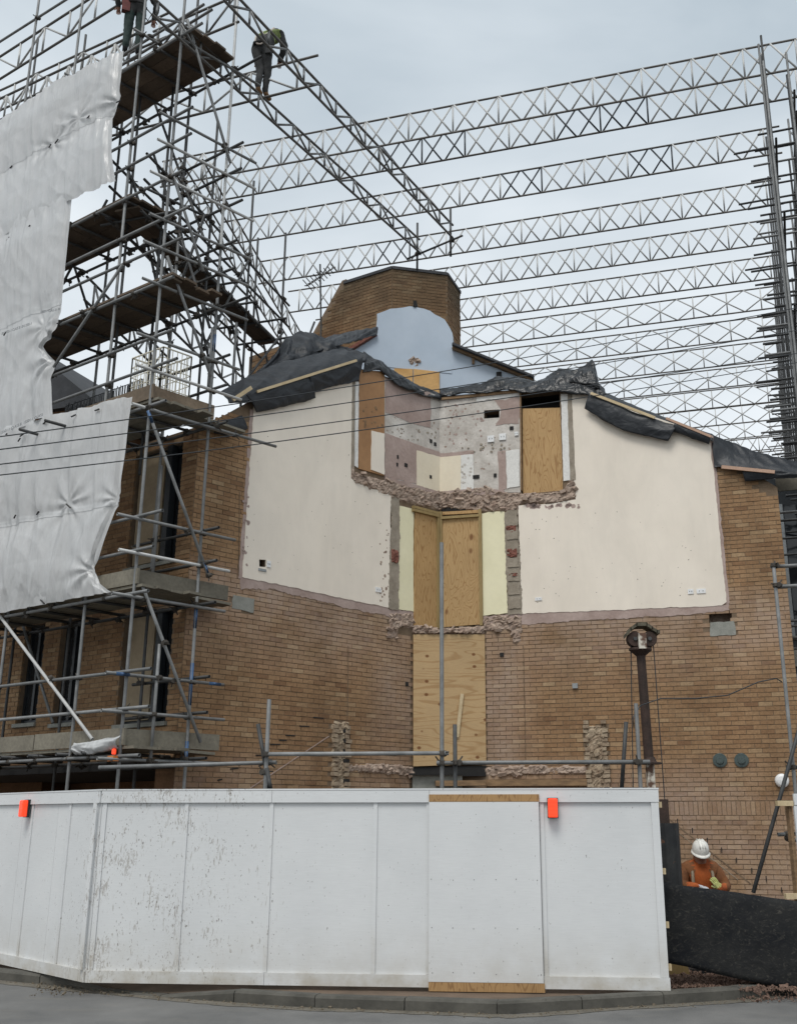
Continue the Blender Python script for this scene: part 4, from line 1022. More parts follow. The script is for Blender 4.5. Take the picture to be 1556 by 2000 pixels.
# ------------------------------------------------------------------ lattice beams
def lattice(label, a, b, h, bay, style, group, cat='truss', name='lattice_truss', dark=(), chord='galvm', lace='galvl', r2=.02):
    a, b = Vector(a), Vector(b); t = thing(name, (a + b) / 2 - Vector((0, 0, h)), label, cat, group); d = (b - a).normalized(); L = (b - a).length; Hh = Vector((0, 0, -h))
    tube('top_chord', a, b, t, chord); tube('bottom_chord', a + Hh, b + Hh, t, chord)
    n = max(1, int(L / bay)); of = (L - n * bay) / 2
    for k in range(n + 1):
        p = a + d * (of + k * bay); m_ = 'navy' if k in dark else lace
        if style != 'XU' or k in (0, n): tube('upright', p, p + Hh, t, m_, r2)
        if k == n: break
        q, mid = p + d * bay, p + d * (bay / 2); sd = d.cross(Vector((0, 0, 1))) * .012; g = d * .03
        if style == 'X2':
            for s, e in ((p, mid), (mid, q)):
                tube('brace', s + sd + g, e + Hh + sd - g, t, m_, r2); tube('brace', e - sd - g, s + Hh - sd + g, t, m_, r2)
        elif style == 'XU':
            m2 = p + d * (bay / 2); tube('upright', m2, m2 + Hh, t, m_, r2)
            tube('brace', p + sd, q + Hh + sd, t, m_, r2); tube('brace', q - sd, p + Hh - sd, t, m_, r2)
        elif style == 'Z':
            s, e = (p, q) if k % 2 else (q, p)
            tube('brace', s, e + Hh, t, m_, r2)
        else:
            tube('brace', p, mid + Hh, t, m_, r2); tube('brace', mid + Hh, q, t, m_, r2)
    return t
ZTR = 17.3; HTR = .72
R1 = atZ(1482, 90, ZTR); R7 = atZ(1506, 560, ZTR); rdir = (R7 - R1).normalized()
tdir = (atZ(450, 290, ZTR) - R1).normalized()
LTR = (atZ(318, 316, ZTR) - R1).length
cots = [1.144, 1.200, 1.317, 1.449, 1.562, 1.682, 1.796, 1.915, 2.03, 2.145, 2.26, 2.375, 2.49, 2.60, 2.71, 2.82]
words = ['nearest the street, topmost in view', 'second from the street', 'third from the street, two stretches painted dark', 'fourth from the street', 'fifth from the street', 'sixth from the street, just clearing the chimney', 'seventh from the street', 'eighth from the street', 'ninth from the street', 'tenth from the street', 'eleventh from the street', 'twelfth from the street', 'fourth from the back', 'third from the back', 'last but one at the back', 'farthest at the back, lowest in view']
darks = {1: (4, 5, 8, 9), 2: (2, 5), 3: (9,), 4: ()}
TR = []
for k, c in enumerate(cots):
    p = R1 + rdir * (((ZTR - EYE) * c - R1.y) / rdir.y); TR.append(p)
    lattice('temporary roof lattice beam ' + words[k], p - tdir * (1.8 if k < 2 else .35), p + tdir * LTR, HTR, 1.05 if k < 6 else 1.0, 'X2' if k < 6 or k > 12 else 'XU', 'roof beams spanning the house', dark=darks.get(k, ()))
# girders carrying the beams on the left, running back over the house
G = 'girders running back above the left roof'
def girder(label, a, b, z, h, style='V', bay=.9, ext=0): 
    p, q = atZ(*a, z), atZ(*b, z); return lattice(label, p, q + (q - p) * ext, h, bay, style, G)
girder('right of the two long girders under the left ends of the roof beams', (396, 312), (592, 658), 16.4, .5)
girder('left of the two long girders under the left ends of the roof beams', (350, 308), (562, 660), 16.4, .5)
girder('low girder above the receding walkway, its right hand side', (330, 452), (520, 650), 13.2, .45, 'V', .7)
girder('low girder beyond the receding walkway, its left hand side', (250, 420), (470, 650), 13.0, .45, 'V', .7)
girder('lowest girder dipping behind the tarpaulin at the left roof', (300, 560), (470, 735), 10.9, .45, 'Z', .7)
girder('short girder slanting up behind the sheeted platform', (170, 540), (330, 700), 10.9, .45, 'V', .7)
# unfinished pair reaching out from the scaffold towards the middle
C2 = 'cantilevered beams reaching out from the scaffold'
b1a, b1b = atZ(440, -32, 14.35), atZ(884, 440, 14.35); b2a, b2b = atZ(300, -4, 14.3), atZ(819, 468, 14.3)
lattice('right hand of the two unfinished beams jutting out below the open sky', b1a, b1b, .32, .5, 'Z', C2, lace='galv')
lattice('left hand of the two unfinished beams jutting out, a worker standing on it', b2a, b2b, .32, .5, 'Z', C2, lace='galv')
cx = thing('tie_tube', b1b, 'dark tube clamped across the free ends of the two jutting beams', 'tube')
e1, e2 = b1b - Vector((0, 0, .36)), b2b - Vector((0, 0, .36)); dd = (e1 - e2).normalized()
tube('tube', e2 - dd * .35, e1 + dd * .25, cx, 'galvd')
for p in (b1b, b2b): tube('drop_tube', p + Vector((0, 0, .45)) - dd * .06, p - Vector((0, 0, .75)) - dd * .06, cx, 'galvd')
couplers(cx)
lattice('short cross beam with stubby end under the feet of the high worker', atZ(200, 218, 14.9), atZ(621, 108, 14.9), .62, .95, 'Z', 'beams on top of the left scaffold', lace='galvl')
GF = 'beams on top of the left scaffold'
lattice('slender beam rising along the outer top of the sheeted scaffold', FS.px(-60, 150, -.1), FS.px(262, -58, -.1), .6, .8, 'Z', GF)
lattice('slender beam right above the laced edge of the upper white sheet', FS.px(-60, 222, -.35), FS.px(275, 62, -.35), .55, .7, 'V', GF)
lattice('slender beam on the inner side behind the upper white sheet', IS.px(-60, 205), IS.px(330, 25), .55, .8, 'Z', GF)
lattice('slender beam at the head of the scaffold above the top deck', IS.px(300, 62), IS.px(470, -12), .6, .7, 'Z', GF, lace='galv')

# ------------------------------------------------------------------ walkway run behind, towards the chimney
wk = thing('walkway_scaffold', atZ(300, 450, 0) if False else Vector((-5.6, 15.6, 8.0)), 'receding scaffold walkway of dark boards over the left roof', 'scaffold')
WZ = 11.5
w0, w1 = atZ(272, 402, WZ), atZ(545, 668, WZ); wd_ = (w1 - w0).normalized(); ws = wd_.cross(Vector((0, 0, 1)))
for j in range(2):
    o_ = ws * (-.12 - j * .232)
    for k in range(3):
        a, b = w0.lerp(w1, k / 3 + .002), w0.lerp(w1, (k + 1) / 3 - .002)
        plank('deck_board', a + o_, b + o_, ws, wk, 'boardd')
Lw = (w1 - w0).length
for s in (.05, -.62):
    tube('ledger', w0 + ws * s + Vector((0, 0, -.1)), w1 + ws * s + Vector((0, 0, -.1)) + wd_ * .4, wk, 'galvd')
    for dz in (.5, 1.0): tube('guard_rail', w0 + ws * s + Vector((0, 0, dz)), w1 + ws * s + Vector((0, 0, dz)) + wd_ * .3, wk, 'galvd')
    k = .6
    while k < Lw:
        zlow = 9.4 if k > 3 else 7.9
        p = w0 + wd_ * k + ws * s; tube('standard', Vector((p.x, p.y, zlow - .9)), Vector((p.x, p.y, WZ + 3.6 - (k / Lw))), wk, 'galvd'); k += 1.55
k = .25
while k < Lw:
    p = w0 + wd_ * k - Vector((0, 0, .05)); tube('transom', p + ws * (.35 + .4 * ((k * 7) % 1)), p - ws * (.8 + .4 * ((k * 5) % 1)), wk, 'galvd'); k += .8
for k in range(4):
    p = w0 + wd_ * (.6 + 1.55 * k) + ws * .1; q = w0 + wd_ * (.6 + 1.55 * (k + 1)) + ws * .1
    tube('brace', p + Vector((0, 0, -1.6)), q + Vector((0, 0, 1.2 if k % 2 else .2)), wk, 'galvd'); tube('brace', p - ws * .7 + Vector((0, 0, 1.0)), q - ws * .7 + Vector((0, 0, -1.4)), wk, 'galvd')
couplers(wk); couplers(ls)

# ------------------------------------------------------------------ right scaffold, running back beside the house
rs = thing('tube_scaffold', (R1.x + .4, R1.y, 0), 'crowded tube scaffold with stubby transom ends along the right edge', 'scaffold')
od = Vector((rdir.y, -rdir.x, 0)); rg = random.Random(8)
def rp(k, v, z): q = R1 + rdir * k + od * v; return Vector((q.x, q.y, z))
posts = [0.0, .55, 1.9, 3.3, 4.9, 6.6, 8.4, 10.3, 12.2, 14.2, 16.2, 18.3]
for i, k in enumerate(posts):
    for v, top, mt in ((.05, 17.55 - .05 * i, 'galvd'), (.5, 17.0 - .12 * i, 'galv' if i % 2 == 0 else 'galvd'), (1.45, 16.2 - .1 * i, 'galvd')):
        tube('standard', rp(k, v, 0), rp(k, v, top), rs, mt)
RLV = [3.2, 5.2, 7.2, 9.2, 11.2, 13.2, 14.9]
for z in RLV:
    for v in (.11, .56, 1.4):
        tube('ledger', rp(-.3, v, z - .1), rp(18.6, v, z - .1), rs, 'galvd' if v != .56 else 'galv')
    for dz in (.5, 1.0): tube('guard_rail', rp(-.2, .56, z + dz), rp(18.5, .56, z + dz), rs, 'galvd')
    for i, k in enumerate(posts):
        out = rg.choice((.5, .72, .35, .6)); tube('transom', rp(k + .06, -out, z - .03), rp(k + .06, 1.75, z - .03), rs, 'galv' if rg.random() < .5 else 'galvd')
        if rg.random() < .75: tube('transom', rp(k + .4, -rg.uniform(.2, .55), z + .55), rp(k + .4, 1.6, z + .55), rs, 'galvd')
        if rg.random() < .5 and i: tube('transom', rp(k - .35, -rg.uniform(.15, .45), z + 1.05), rp(k - .35, 1.0, z + 1.05), rs, 'galvd')
    if z in (7.2, 9.2, 11.2, 13.2):
        for j in range(4):
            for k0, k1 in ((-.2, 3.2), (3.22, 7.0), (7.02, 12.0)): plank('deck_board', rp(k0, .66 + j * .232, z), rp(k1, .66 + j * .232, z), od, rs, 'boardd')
for k, z in ((0, 14.9), (1.9, 12.9), (3.3, 10.9), (0, 11.0), (1.9, 9.0)):
    tube('brace', rp(k, .6, z), rp(k, 1.9, z + 2.6), rs, 'galv'); tube('brace', rp(k, .56, z), rp(k + 2.6, .56, z + 2.0), rs, 'galv')
plank('toe_board', rp(-.3, -.55, 7.62), rp(-.3, 1.6, 7.62), (0, 0, 1), rs, 'boardg', .3)
for dv_ in (0, .055): tube('standard', rp(-.12, dv_ - .02, 0), rp(-.12, dv_ - .02, 17.25 - dv_ * 8), rs, 'galv')
couplers(rs, 250)
# ------------------------------------------------------------------ ground, road, kerb
def road_mat():
    m, t, p = base_mat('asphalt'); v = pos(t)
    c = ramp(t, noise(t, v, 1.2, 6, .65), [(.3, (.10, .10, .098)), (.7, (.175, .172, .165))])
    c = mix(t, .6, c, ramp(t, noise(t, v, 160, 2, .7), [(.3, .5), (.7, 1.25)]), 'MULTIPLY')
    c = mix(t, ramp(t, noise(t, pos(t, (1, 3.5, 1)), 1.1, 5, .6), [(.56, 0.0), (.72, .45)]), c, (.17, .155, .13))
    t.links.new(c, p.inputs['Base Color']); p.inputs['Roughness'].default_value = .85; bump(t, p, noise(t, v, 220, 2, .6), .5, .006); return m
M['road'] = road_mat()
M['soil'] = simple('site_soil', (.09, .065, .045), (.17, .12, .085), 2, .95, bm=.6)
M['kerb'] = simple('weathered_kerb', (.06, .057, .048), (.115, .108, .092), 3, .9, bm=.4, spots=(16, .68, (.05, .05, .04)), orand=.15)
M['white'] = None
def ground_plane(name, z, mat, poly):
    mb = MB(); mb.quad(*[(x, y, z) for x, y in poly]); return tag(add(name, mb, mat), kind='structure')
ground_plane('ground', -.35, M['soil'], [(-700, -700), (700, -700), (700, 900), (-700, 900)])
ground_plane('road', 0, M['road'], [(-600, -300), (600, -300), (600, 12.9), (-600, 12.9)]) if False else None
kp = [(-330, 1885), (-140, 1898), (0, 1916), (95, 1924), (170, 1934), (270, 1945), (396, 1954), (560, 1967), (824, 1976), (1004, 1983), (1156, 1971), (1321, 1961), (1456, 1952), (1556, 1940), (1700, 1918), (1900, 1890)]
kl = [atZ(x, y, 0) for x, y in kp]; kl = [Vector((kl[0].x - 30, kl[0].y + 14, 0))] + kl + [Vector((kl[-1].x + 30, kl[-1].y + 12, 0))]
rb = MB(); rb.quad(*([(-300, -300, 0), (300, -300, 0), (300, kl[-1].y, 0)] + [(q.x, q.y + .06, 0) for q in reversed(kl)] + [(-300, kl[0].y, 0)]))
tag(add('road', rb, M['road']), kind='structure')
# one kerb stone after another along the curve; it drops for a crossover near the left
def along(L, step, start=0):
    out = []; 
    seg = [(a, b, (b - a).length) for a, b in zip(L, L[1:])]; tot = sum(s[2] for s in seg); d = start
    while d < tot:
        e = d
        for a, b, l in seg:
            if e <= l: out.append(a.lerp(b, e / l)); break
            e -= l
        d += step
    return out
kerb = tag(add('kerb', MB(), M['kerb']), kind='structure')
pts = along([Vector(k) for k in kl[1:-1]], .915)
kb = MB()
def kz(x):                                            # kerb upstand
    px_ = x
    if px_ < -4.6: return .115
    if px_ < -3.7: return .115 - .095 * (px_ + 4.6) / .9
    if px_ < -2.9: return .02
    if px_ < -2.1: return .02 + .095 * (px_ + 2.9) / .8
    return .115
for i, (a, b) in enumerate(zip(pts, pts[1:])):
    t_ = (b - a).normalized(); n_ = Vector((-t_.y, t_.x, 0)); a2, b2 = a + t_ * .005, b - t_ * .005
    mb = MB(); w_ = .145; ja = random.uniform(-.004, .004)
    prof = lambda p, h: [p + n_ * .0 + Vector((0, 0, -.1)), p + n_ * .002 + Vector((0, 0, h - .022)), p + n_ * .024 + Vector((0, 0, h)), p + n_ * w_ + Vector((0, 0, h + .001)), p + n_ * w_ + Vector((0, 0, -.1))]
    A_, B_ = prof(a2 + n_ * ja, kz(a2.x) + ja), prof(b2 + n_ * ja, kz(b2.x) + ja)
    for k in range(4): mb.quad(A_[k], B_[k], B_[k + 1], A_[k + 1])
    mb.quad(*A_); mb.quad(*reversed(B_)); add('kerb_stone', mb, M['kerb'], kerb)
    kb.quad(a + n_ * .01 + Vector((0, 0, -.02)), b + n_ * .01 + Vector((0, 0, -.02)), b + n_ * .2 + Vector((0, 0, -.02)), a + n_ * .2 + Vector((0, 0, -.02)))
kerb.data = kb.mesh('kerb'); kerb.data.materials.append(M['soil'])
# paved strip between kerb and site
pv = MB()
inn = [p + Vector((0, .14, 0)) for p in kl]
pv.quad(*([(q.x, q.y, .075 if abs(q.x + 3.3) > .9 else .015) for q in inn] + [(q.x, 12.6 + max(0, q.y - 11.6), .03) for q in reversed(inn)]))
tag(add('pavement', pv, M['soil']), kind='structure')
gm = MB(); gm.quad((-12, 12.2, -.06), (12, 12.2, -.06), (12, 60, -.06), (-12, 60, -.06)); tag(add('site_ground', gm, M['soil']), kind='structure')
M['dust'] = simple('sandy_gutter_dust', (.10, .09, .072), (.17, .152, .122), 5, .95, bm=.3)
gd = MB(); prevs = None; rgd = random.Random(3)
for x in range(-120, 1640, 14):
    i = min(max(k for k in range(len(kp)) if kp[k][0] <= x), len(kp) - 2); f = (x - kp[i][0]) / (kp[i + 1][0] - kp[i][0])
    p = atZ(x, kp[i][1] + (kp[i + 1][1] - kp[i][1]) * f, 0); wdt = .10 + .13 * (mnoise.noise((x * .006, 1, 0)) + .5) + .05 * mnoise.noise((x * .05, 2, 0))
    q = (Vector((p.x, p.y + .02, .004)), Vector((p.x, p.y - max(.03, wdt), .004)))
    if prevs: gd.quad(prevs[0], q[0], q[1], prevs[1])
    prevs = q
tag(add('gutter_dust', gd, M['dust']), kind='structure')
# grit and leaves gathered along the gutter; brick rubble by the gap
M['grit'] = simple('grit_and_leaves', (.07, .055, .035), (.20, .165, .12), 40, .95, bm=.2)
M['redgrit'] = simple('red_brick_rubble', (.10, .06, .045), (.21, .135, .10), 30, .95, bm=.3)
def scatter(name, label, cat, n, place, s0, s1, mat, seed):
    rg = random.Random(seed); mb = MB()
    for _ in range(n):
        p = place(rg); s = rg.uniform(s0, s1) * (2.2 if rg.random() < .06 else 1)
        q = Quaternion((rg.gauss(0, 1), rg.gauss(0, 1), rg.gauss(0, 1), rg.gauss(0, 1))); q.normalize()
        mb.box(p + Vector((0, 0, s * .25)), q @ Vector((s * rg.uniform(.6, 1.4), 0, 0)), q @ Vector((0, s * rg.uniform(.4, .9), 0)), q @ Vector((0, 0, s * rg.uniform(.2, .6))))
    return tag(add(name, mb, mat), label, cat, kind='stuff')
def gut(rg):
    x = rg.uniform(-60, 1500); i = max(k for k in range(len(kp)) if kp[k][0] <= x); i = min(i, len(kp) - 2)
    f = (x - kp[i][0]) / (kp[i + 1][0] - kp[i][0]); y = kp[i][1] + (kp[i + 1][1] - kp[i][1]) * f
    p = atZ(x, y, 0); return p - Vector((0, abs(rg.gauss(0, .07)) + .005, 0))
scatter('gutter_litter', 'grit and dead leaves lying along the gutter below the kerb', 'litter', 1300, gut, .003, .009, M['grit'], 5)
def heap(rg):
    x = rg.uniform(1300, 1580); p = atZ(x, 1930 - 8 * abs(rg.gauss(0, 1)) + (x > 1450) * 12 * rg.random(), .1)
    return Vector((p.x, p.y + rg.uniform(.02, .7), .085 + .02 * rg.random()))
scatter('brick_rubble', 'red brick rubble and grit spilling under the black sheeted board', 'rubble', 3400, heap, .006, .016, M['redgrit'], 6)
def heap2(rg):
    p = atZ(rg.uniform(1440, 1560), rg.uniform(1938, 1956), .02); return Vector((p.x, p.y,   .01 + .03 * rg.random()))
scatter('brick_rubble', 'small spill of rubble over the kerb edge at the far right', 'rubble', 200, heap2, .005, .010, M['redgrit'], 7)
def dirt(rg):
    p = atZ(rg.uniform(60, 330), rg.uniform(1925, 1945), .02); return Vector((p.x, p.y + rg.uniform(-.05, .3), .02))
scatter('gutter_litter', 'muddy grit on the dropped crossover in front of the left hoarding', 'litter', 260, dirt, .004, .010, M['grit'], 8)

# ------------------------------------------------------------------ white hoarding
def hoard_mat(name, dirt):
    m, t, p = base_mat(name); v = pos(t)
    c = ramp(t, noise(t, v, 1.3, 5, .6), [(.3, (.60, .612, .618)), (.7, (.655, .665, .668))])
    c = mix(t, .5, c, ramp(t, noise(t, pos(t, (1, 1, 16)), 7, 3, .6), [(.3, .9), (.7, 1.02)]), 'MULTIPLY')
    # scuffs and splashes, thickest on the stretch by the crossover
    sx = N(t, 'ShaderNodeSeparateXYZ'); t.links.new(N(t, 'ShaderNodeNewGeometry').outputs['Position'], sx.inputs[0])
    g = N(t, 'ShaderNodeMapRange', interpolation_type='SMOOTHSTEP'); g.inputs[1].default_value = -.7; g.inputs[2].default_value = -3.0; g.inputs[3].default_value = .0; g.inputs[4].default_value = .185
    t.links.new(sx.outputs[0], g.inputs[0])
    g2 = N(t, 'ShaderNodeMapRange', interpolation_type='SMOOTHSTEP'); g2.inputs[1].default_value = -3.7; g2.inputs[2].default_value = -4.6; g2.inputs[3].default_value = 1.0; g2.inputs[4].default_value = .3
    t.links.new(sx.outputs[0], g2.inputs[0])
    gg = math_(t, 'MULTIPLY', g.outputs[0], g2.outputs[0])
    sp = noise(t, pos(t, (1, 1, .55)), 30, 6, .75, 1.4)
    cl = noise(t, v, 2.6, 3, .6); gg = math_(t, 'MULTIPLY', gg, ramp(t, cl, [(.36, .25), (.62, 1.15)]))
    sp = math_(t, 'MAXIMUM', sp, noise(t, pos(t, (1, 1, .22)), 38, 4, .6, .6))
    k = N(t, 'ShaderNodeMapRange'); t.links.new(math_(t, 'ADD', sp, gg), k.inputs[0]); k.inputs[1].default_value = .735; k.inputs[2].default_value = .80; k.inputs[4].default_value = .5
    c = mix(t, k.outputs[0], c, (.20, .165, .125))
    sp2 = noise(t, pos(t, (1.0, 1.0, .5)), 60, 3, .5); k2 = N(t, 'ShaderNodeMapRange'); t.links.new(math_(t, 'ADD', sp2, math_(t, 'MULTIPLY', gg, .4)), k2.inputs[0]); k2.inputs[1].default_value = .70; k2.inputs[2].default_value = .74; k2.inputs[4].default_value = .7
    c = mix(t, k2.outputs[0], c, (.12, .10, .085))
    # road splash near the foot
    f = N(t, 'ShaderNodeMapRange'); t.links.new(sx.outputs[2], f.inputs[0]); f.inputs[1].default_value = .75; f.inputs[2].default_value = .05; f.inputs[4].default_value = dirt
    f2 = math_(t, 'MULTIPLY', f.outputs[0], ramp(t, noise(t, v, 3.5, 5, .65), [(.3, .1), (.7, 1.0)]))
    c = mix(t, f2, c, (.36, .32, .25))
    t.links.new(c, p.inputs['Base Color']); p.inputs['Roughness'].default_value = .5; p.inputs['Specular IOR Level'].default_value = .3
    bump(t, p, noise(t, pos(t, (1, 1, 12)), 9, 3), .06, .004); return m
M['hoard'] = hoard_mat('white_painted_plywood', .45); M['hoardb'] = hoard_mat('dirty_white_batten', .95)
ha, hb, hc = atZ(-120, 1858, .1), atZ(168, 1922, .1), atZ(1303, 1938, .1)
H1 = Wall(hb.x, hb.y, math.atan2(hc.y - hb.y, hc.x - hb.x)); H0 = Wall(ha.x, ha.y, math.atan2(hb.y - ha.y, hb.x - ha.x))
L0, L1 = (hb - ha).length, (hc - hb).length; HT = 2.095
hd = thing('site_hoarding', (hb.x, hb.y, .1), 'long white painted plywood site hoarding along the kerb, scuffed on the left', 'hoarding')
def u1(x, y=1740): return H1.st(x, y)[0]
def u0(x, y=1730): return H0.st(x, y)[0]
j0 = [0, u0(30), u0(100), L0]; j1 = [0, u1(185), u1(352), u1(524), u1(731), u1(838), u1(1060), L1]
def zb(x): return .10
for (w, js) in ((H0, j0), (H1, j1)):
    for a, b in zip(js, js[1:]): add('panel', wbox(w, a + .002, b - .002, .125, HT - .01, -.018, 0), M['hoard'], hd)
for w, us in ((H0, [u0(50), u0(125)]), (H1, [u1(172), u1(192), u1(355), u1(524), u1(731), u1(836), u1(1062)])):
    for u in us: add('batten', wbox(w, u - .022, u + .022, .24, HT - .12, .001, .014), M['hoardb'], hd)
add('batten', wbox(H1, L1 - .06, L1 + .02, .24, HT - .12, .001, .024), M['hoardb'], hd)
for w, a, b in ((H0, -.2, L0), (H1, 0, u1(524)), (H1, u1(524) + .004, u1(838)), (H1, u1(838) + .004, L1 + .025)):
    add('top_rail', wbox(w, a, b, HT - .118, HT + .012, .002, .03), M['hoard'], hd)
for w, a, b in ((H0, -.2, u0(98)), (H0, u0(98) + .003, L0), (H1, 0, u1(524)), (H1, u1(524) + .004, u1(838)), (H1, u1(1057), L1 + .03)):
    add('bottom_rail', wbox(w, a, b, .118, .238, .002, .03), M['hoardb'], hd)
add('cap', wbox(H1, -.02, L1 + .03, HT + .014, HT + .03, -.06, .034), M['hoard'], hd); add('cap', wbox(H0, -.2, L0 + .01, HT + .014, HT + .03, -.06, .034), M['hoard'], hd)
# patched sheet with bare strips at head and foot
pu0, pu1 = u1(838), u1(1056)
pa = add('patch_sheet', wbox(H1, pu0, pu1, .175, HT - .115, .032, .05), M['hoard'], hd)
add('bare_strip', wbox(H1, pu0, pu1 + .006, HT - .112, HT - .035, .032, .05), M['rawply'], hd); add('bare_strip', wbox(H1, pu0, pu1 + .012, .085, .172, .032, .052), M['rawply'], hd)
M['screw'] = simple('screw_head', (.06, .06, .06), (.14, .13, .12), 20, .6, .4, bm=0)
sc = MB()
for zz in (.26, .70, 1.18):
    for k in range(6): sc.box(H1.pt(pu0 + .03 + k * (pu1 - pu0 - .06) / 5 + random.uniform(-.01, .01), zz + random.uniform(-.008, .008), .051), H1.d * .004, H1.n * .002, (0, 0, .004))
tag(add('screws', sc, M['screw'], hd), kind='stuff')
for z in (.33, .74, 1.27, 1.95): add('blocking', wbox(H1, L1 + .0, L1 + .06, z - .03, z + .03, -.09, -.03), M['batten'], hd)
add('end_post', wbox(H1, L1 - .08, L1 - .005, -.05, HT, -.12, -.02), M['timber'], hd)
# red warning lamps
M['redlens'] = simple('red_lamp_lens', (.75, .05, .015), (.85, .08, .02), 3, .25, bm=0)
_n = M['redlens'].node_tree.nodes['Principled BSDF']; _n.inputs['Emission Color'].default_value = (1, .06, .015, 1); _n.inputs['Emission Strength'].default_value = .45
def lamp(w, x, y, label):
    u, z = w.st(x, y, .09); t = thing('warning_lamp', w.pt(u, z - .1, .05), label, 'lamp', 'red lamps on the hoarding')
    m = MB(); wbox(w, u - .052, u + .052, z - .1, z + .1, .055, .125, m); le = add('lens', m.mesh('lens'), M['redlens'], t)
    b = le.modifiers.new('bevel', 'BEVEL'); b.width = .014; b.segments = 3
    add('back_case', wbox(w, u - .058, u + .058, z - .106, z + .106, .031, .056), M['joinery'], t)
    for k in (-.06, -.02, .02, .06): add('lens_rib', wbox(w, u - .04, u + .04, z + k - .004, z + k + .004, .124, .128), M['redlens'], le)
lamp(H0, 46, 1579, 'red warning lamp near the left end of the hoarding'); lamp(H1, 1079, 1578, 'red warning lamp beside the bare patched sheet of the hoarding')

# ------------------------------------------------------------------ tube rail standing behind the hoarding
br = thing('tube_railing', (0, 12.0, 0), 'horizontal scaffold tubes on posts just behind the hoarding', 'railing')
BY = 12.1
def bt(nm, a, b, y0=BY, y1=None, mat='galv'): tube(nm, atY(*a, y0), atY(*b, y1 or y0), br, mat)
def post(x, y0, y=BY, mat='galv', lean=0):
    p = atY(x, y0, y); tube('post', Vector((p.x + lean, y, -.1)), p, br, mat)
bt('rail', (194, 1499), (540, 1489), 12.6, 12.2); bt('rail', (515, 1473), (876, 1471), 12.05); bt('rail', (852, 1490), (1268, 1488), 12.05)
post(526, 1366); post(862, 1060, 12.1); post(888, 1415, 12.1, 'galvd'); post(1241, 1374, 12.1)
for a, b in (((504, 1414), (530, 1560)), ((1222, 1410), (1212, 1560))): bt('raker', a, b, 12.15, mat='galvd')
bt('raker', (521, 1500), (532, 1560), 12.0, mat='galvd')
couplers(br)

# ------------------------------------------------------------------ rusty mast with a pulley head
mY = 13.3
ms = thing('rig_mast', atY(1275, 1700, mY), 'rusty steel mast with a twin pulley head and hanging cables', 'mast')
def mp_(x, y, Y=mY): return atY(x, y, Y)
axis = (mp_(1250, 1270) - mp_(1268, 1500))
add('column', MB().tube([mp_(1267, 1492), mp_(1250, 1272)], [.062, .058], 16), M['rust'], ms)
add('flange', MB().lathe(mp_(1249.5, 1268), (0, 0, 1), [(-.09, .062), (-.03, .13), (-.02, .15), (.012, .15), (.014, .05)], 8), M['rust'], ms)
add('flange', MB().lathe(mp_(1268, 1488), (0, 0, 1), [(-.03, .15), (-.01, .15), (.0, .09), (.06, .062)], 10), M['rust'], ms)
M['chipped'] = simple('chipped_white_paint', (.10, .05, .03), (.62, .58, .5), 6, .7, bm=.4, lo=.42, hi=.52)
add('head_block', MB().box(mp_(1250, 1255) - Vector((0, .12, 0)), (.05, 0, 0), (0, .03, 0), (0, 0, .10)), M['chipped'], ms)
for x in (1237, 1265):
    pu = add('pulley', MB().lathe(mp_(x, 1250) - Vector((0, .1, 0)), (0, 1, 0), [(0, .03), (.0, .095), (.02, .10), (.04, .085), (.1, .085), (.12, .10), (.14, .095), (.14, .02)], 22), M['rust'], ms)
    add('hub', MB().lathe(mp_(x, 1250) - Vector((0, .12, 0)), (0, 1, 0), [(0, .025), (.03, .03)], 10), M['galvd'], pu)
hood = MB(); arc = [(-.20, .02), (-.15, .09), (-.07, .15), (.06, .155), (.13, .10), (.19, .055), (.22, .055)]
c = mp_(1251, 1245)
for (x0, z0), (x1, z1) in zip(arc, arc[1:]): hood.box(c + Vector(((x0 + x1) / 2, 0, (z0 + z1) / 2)), ((x1 - x0) / 2 + .006, 0, (z1 - z0) / 2), (0, .13, 0), (0, 0, .022))
M['mossy'] = simple('dirty_mossy_steel', (.05, .045, .03), (.13, .115, .08), 9, .85, bm=.4)
add('hood', hood, M['mossy'], ms)
add('lower_column', MB().box(mp_(1272, 1560), (.045, 0, 0), (0, .06, 0), (0, 0, .48)), M['chipped'], ms)
for a, b in (((1231, 1258), (1236, 1560)), ((1275, 1258), (1303, 1640))): add('cable', MB().tube([mp_(*a), mp_(*b)], .007, 6), M['joinery'], ms)
M['casing'] = simple('dark_steel_casing', (.012, .014, .017), (.035, .036, .036), 5, .5, .3, bm=.3, spots=(14, .66, (.10, .05, .03)))
add('guide_beam', MB().box(mp_(1293, 1640), (.085, 0, 0), (0, .08, 0), (0, 0, .48)), M['rust'], ms)
cs = MB(); a_ = mp_(1308, 1745); cs.lathe(a_ - Vector((0, 0, .6)), (0, 0, 1), [(0, .155), (1.42, .155), (1.42, .135), (1.3, .13)], 20); add('casing', cs, M['casing'], ms)
add('base', MB().box(Vector((a_.x, mY, .0)), (.4, 0, 0), (0, .3, 0), (0, 0, .12)), M['casing'], ms)

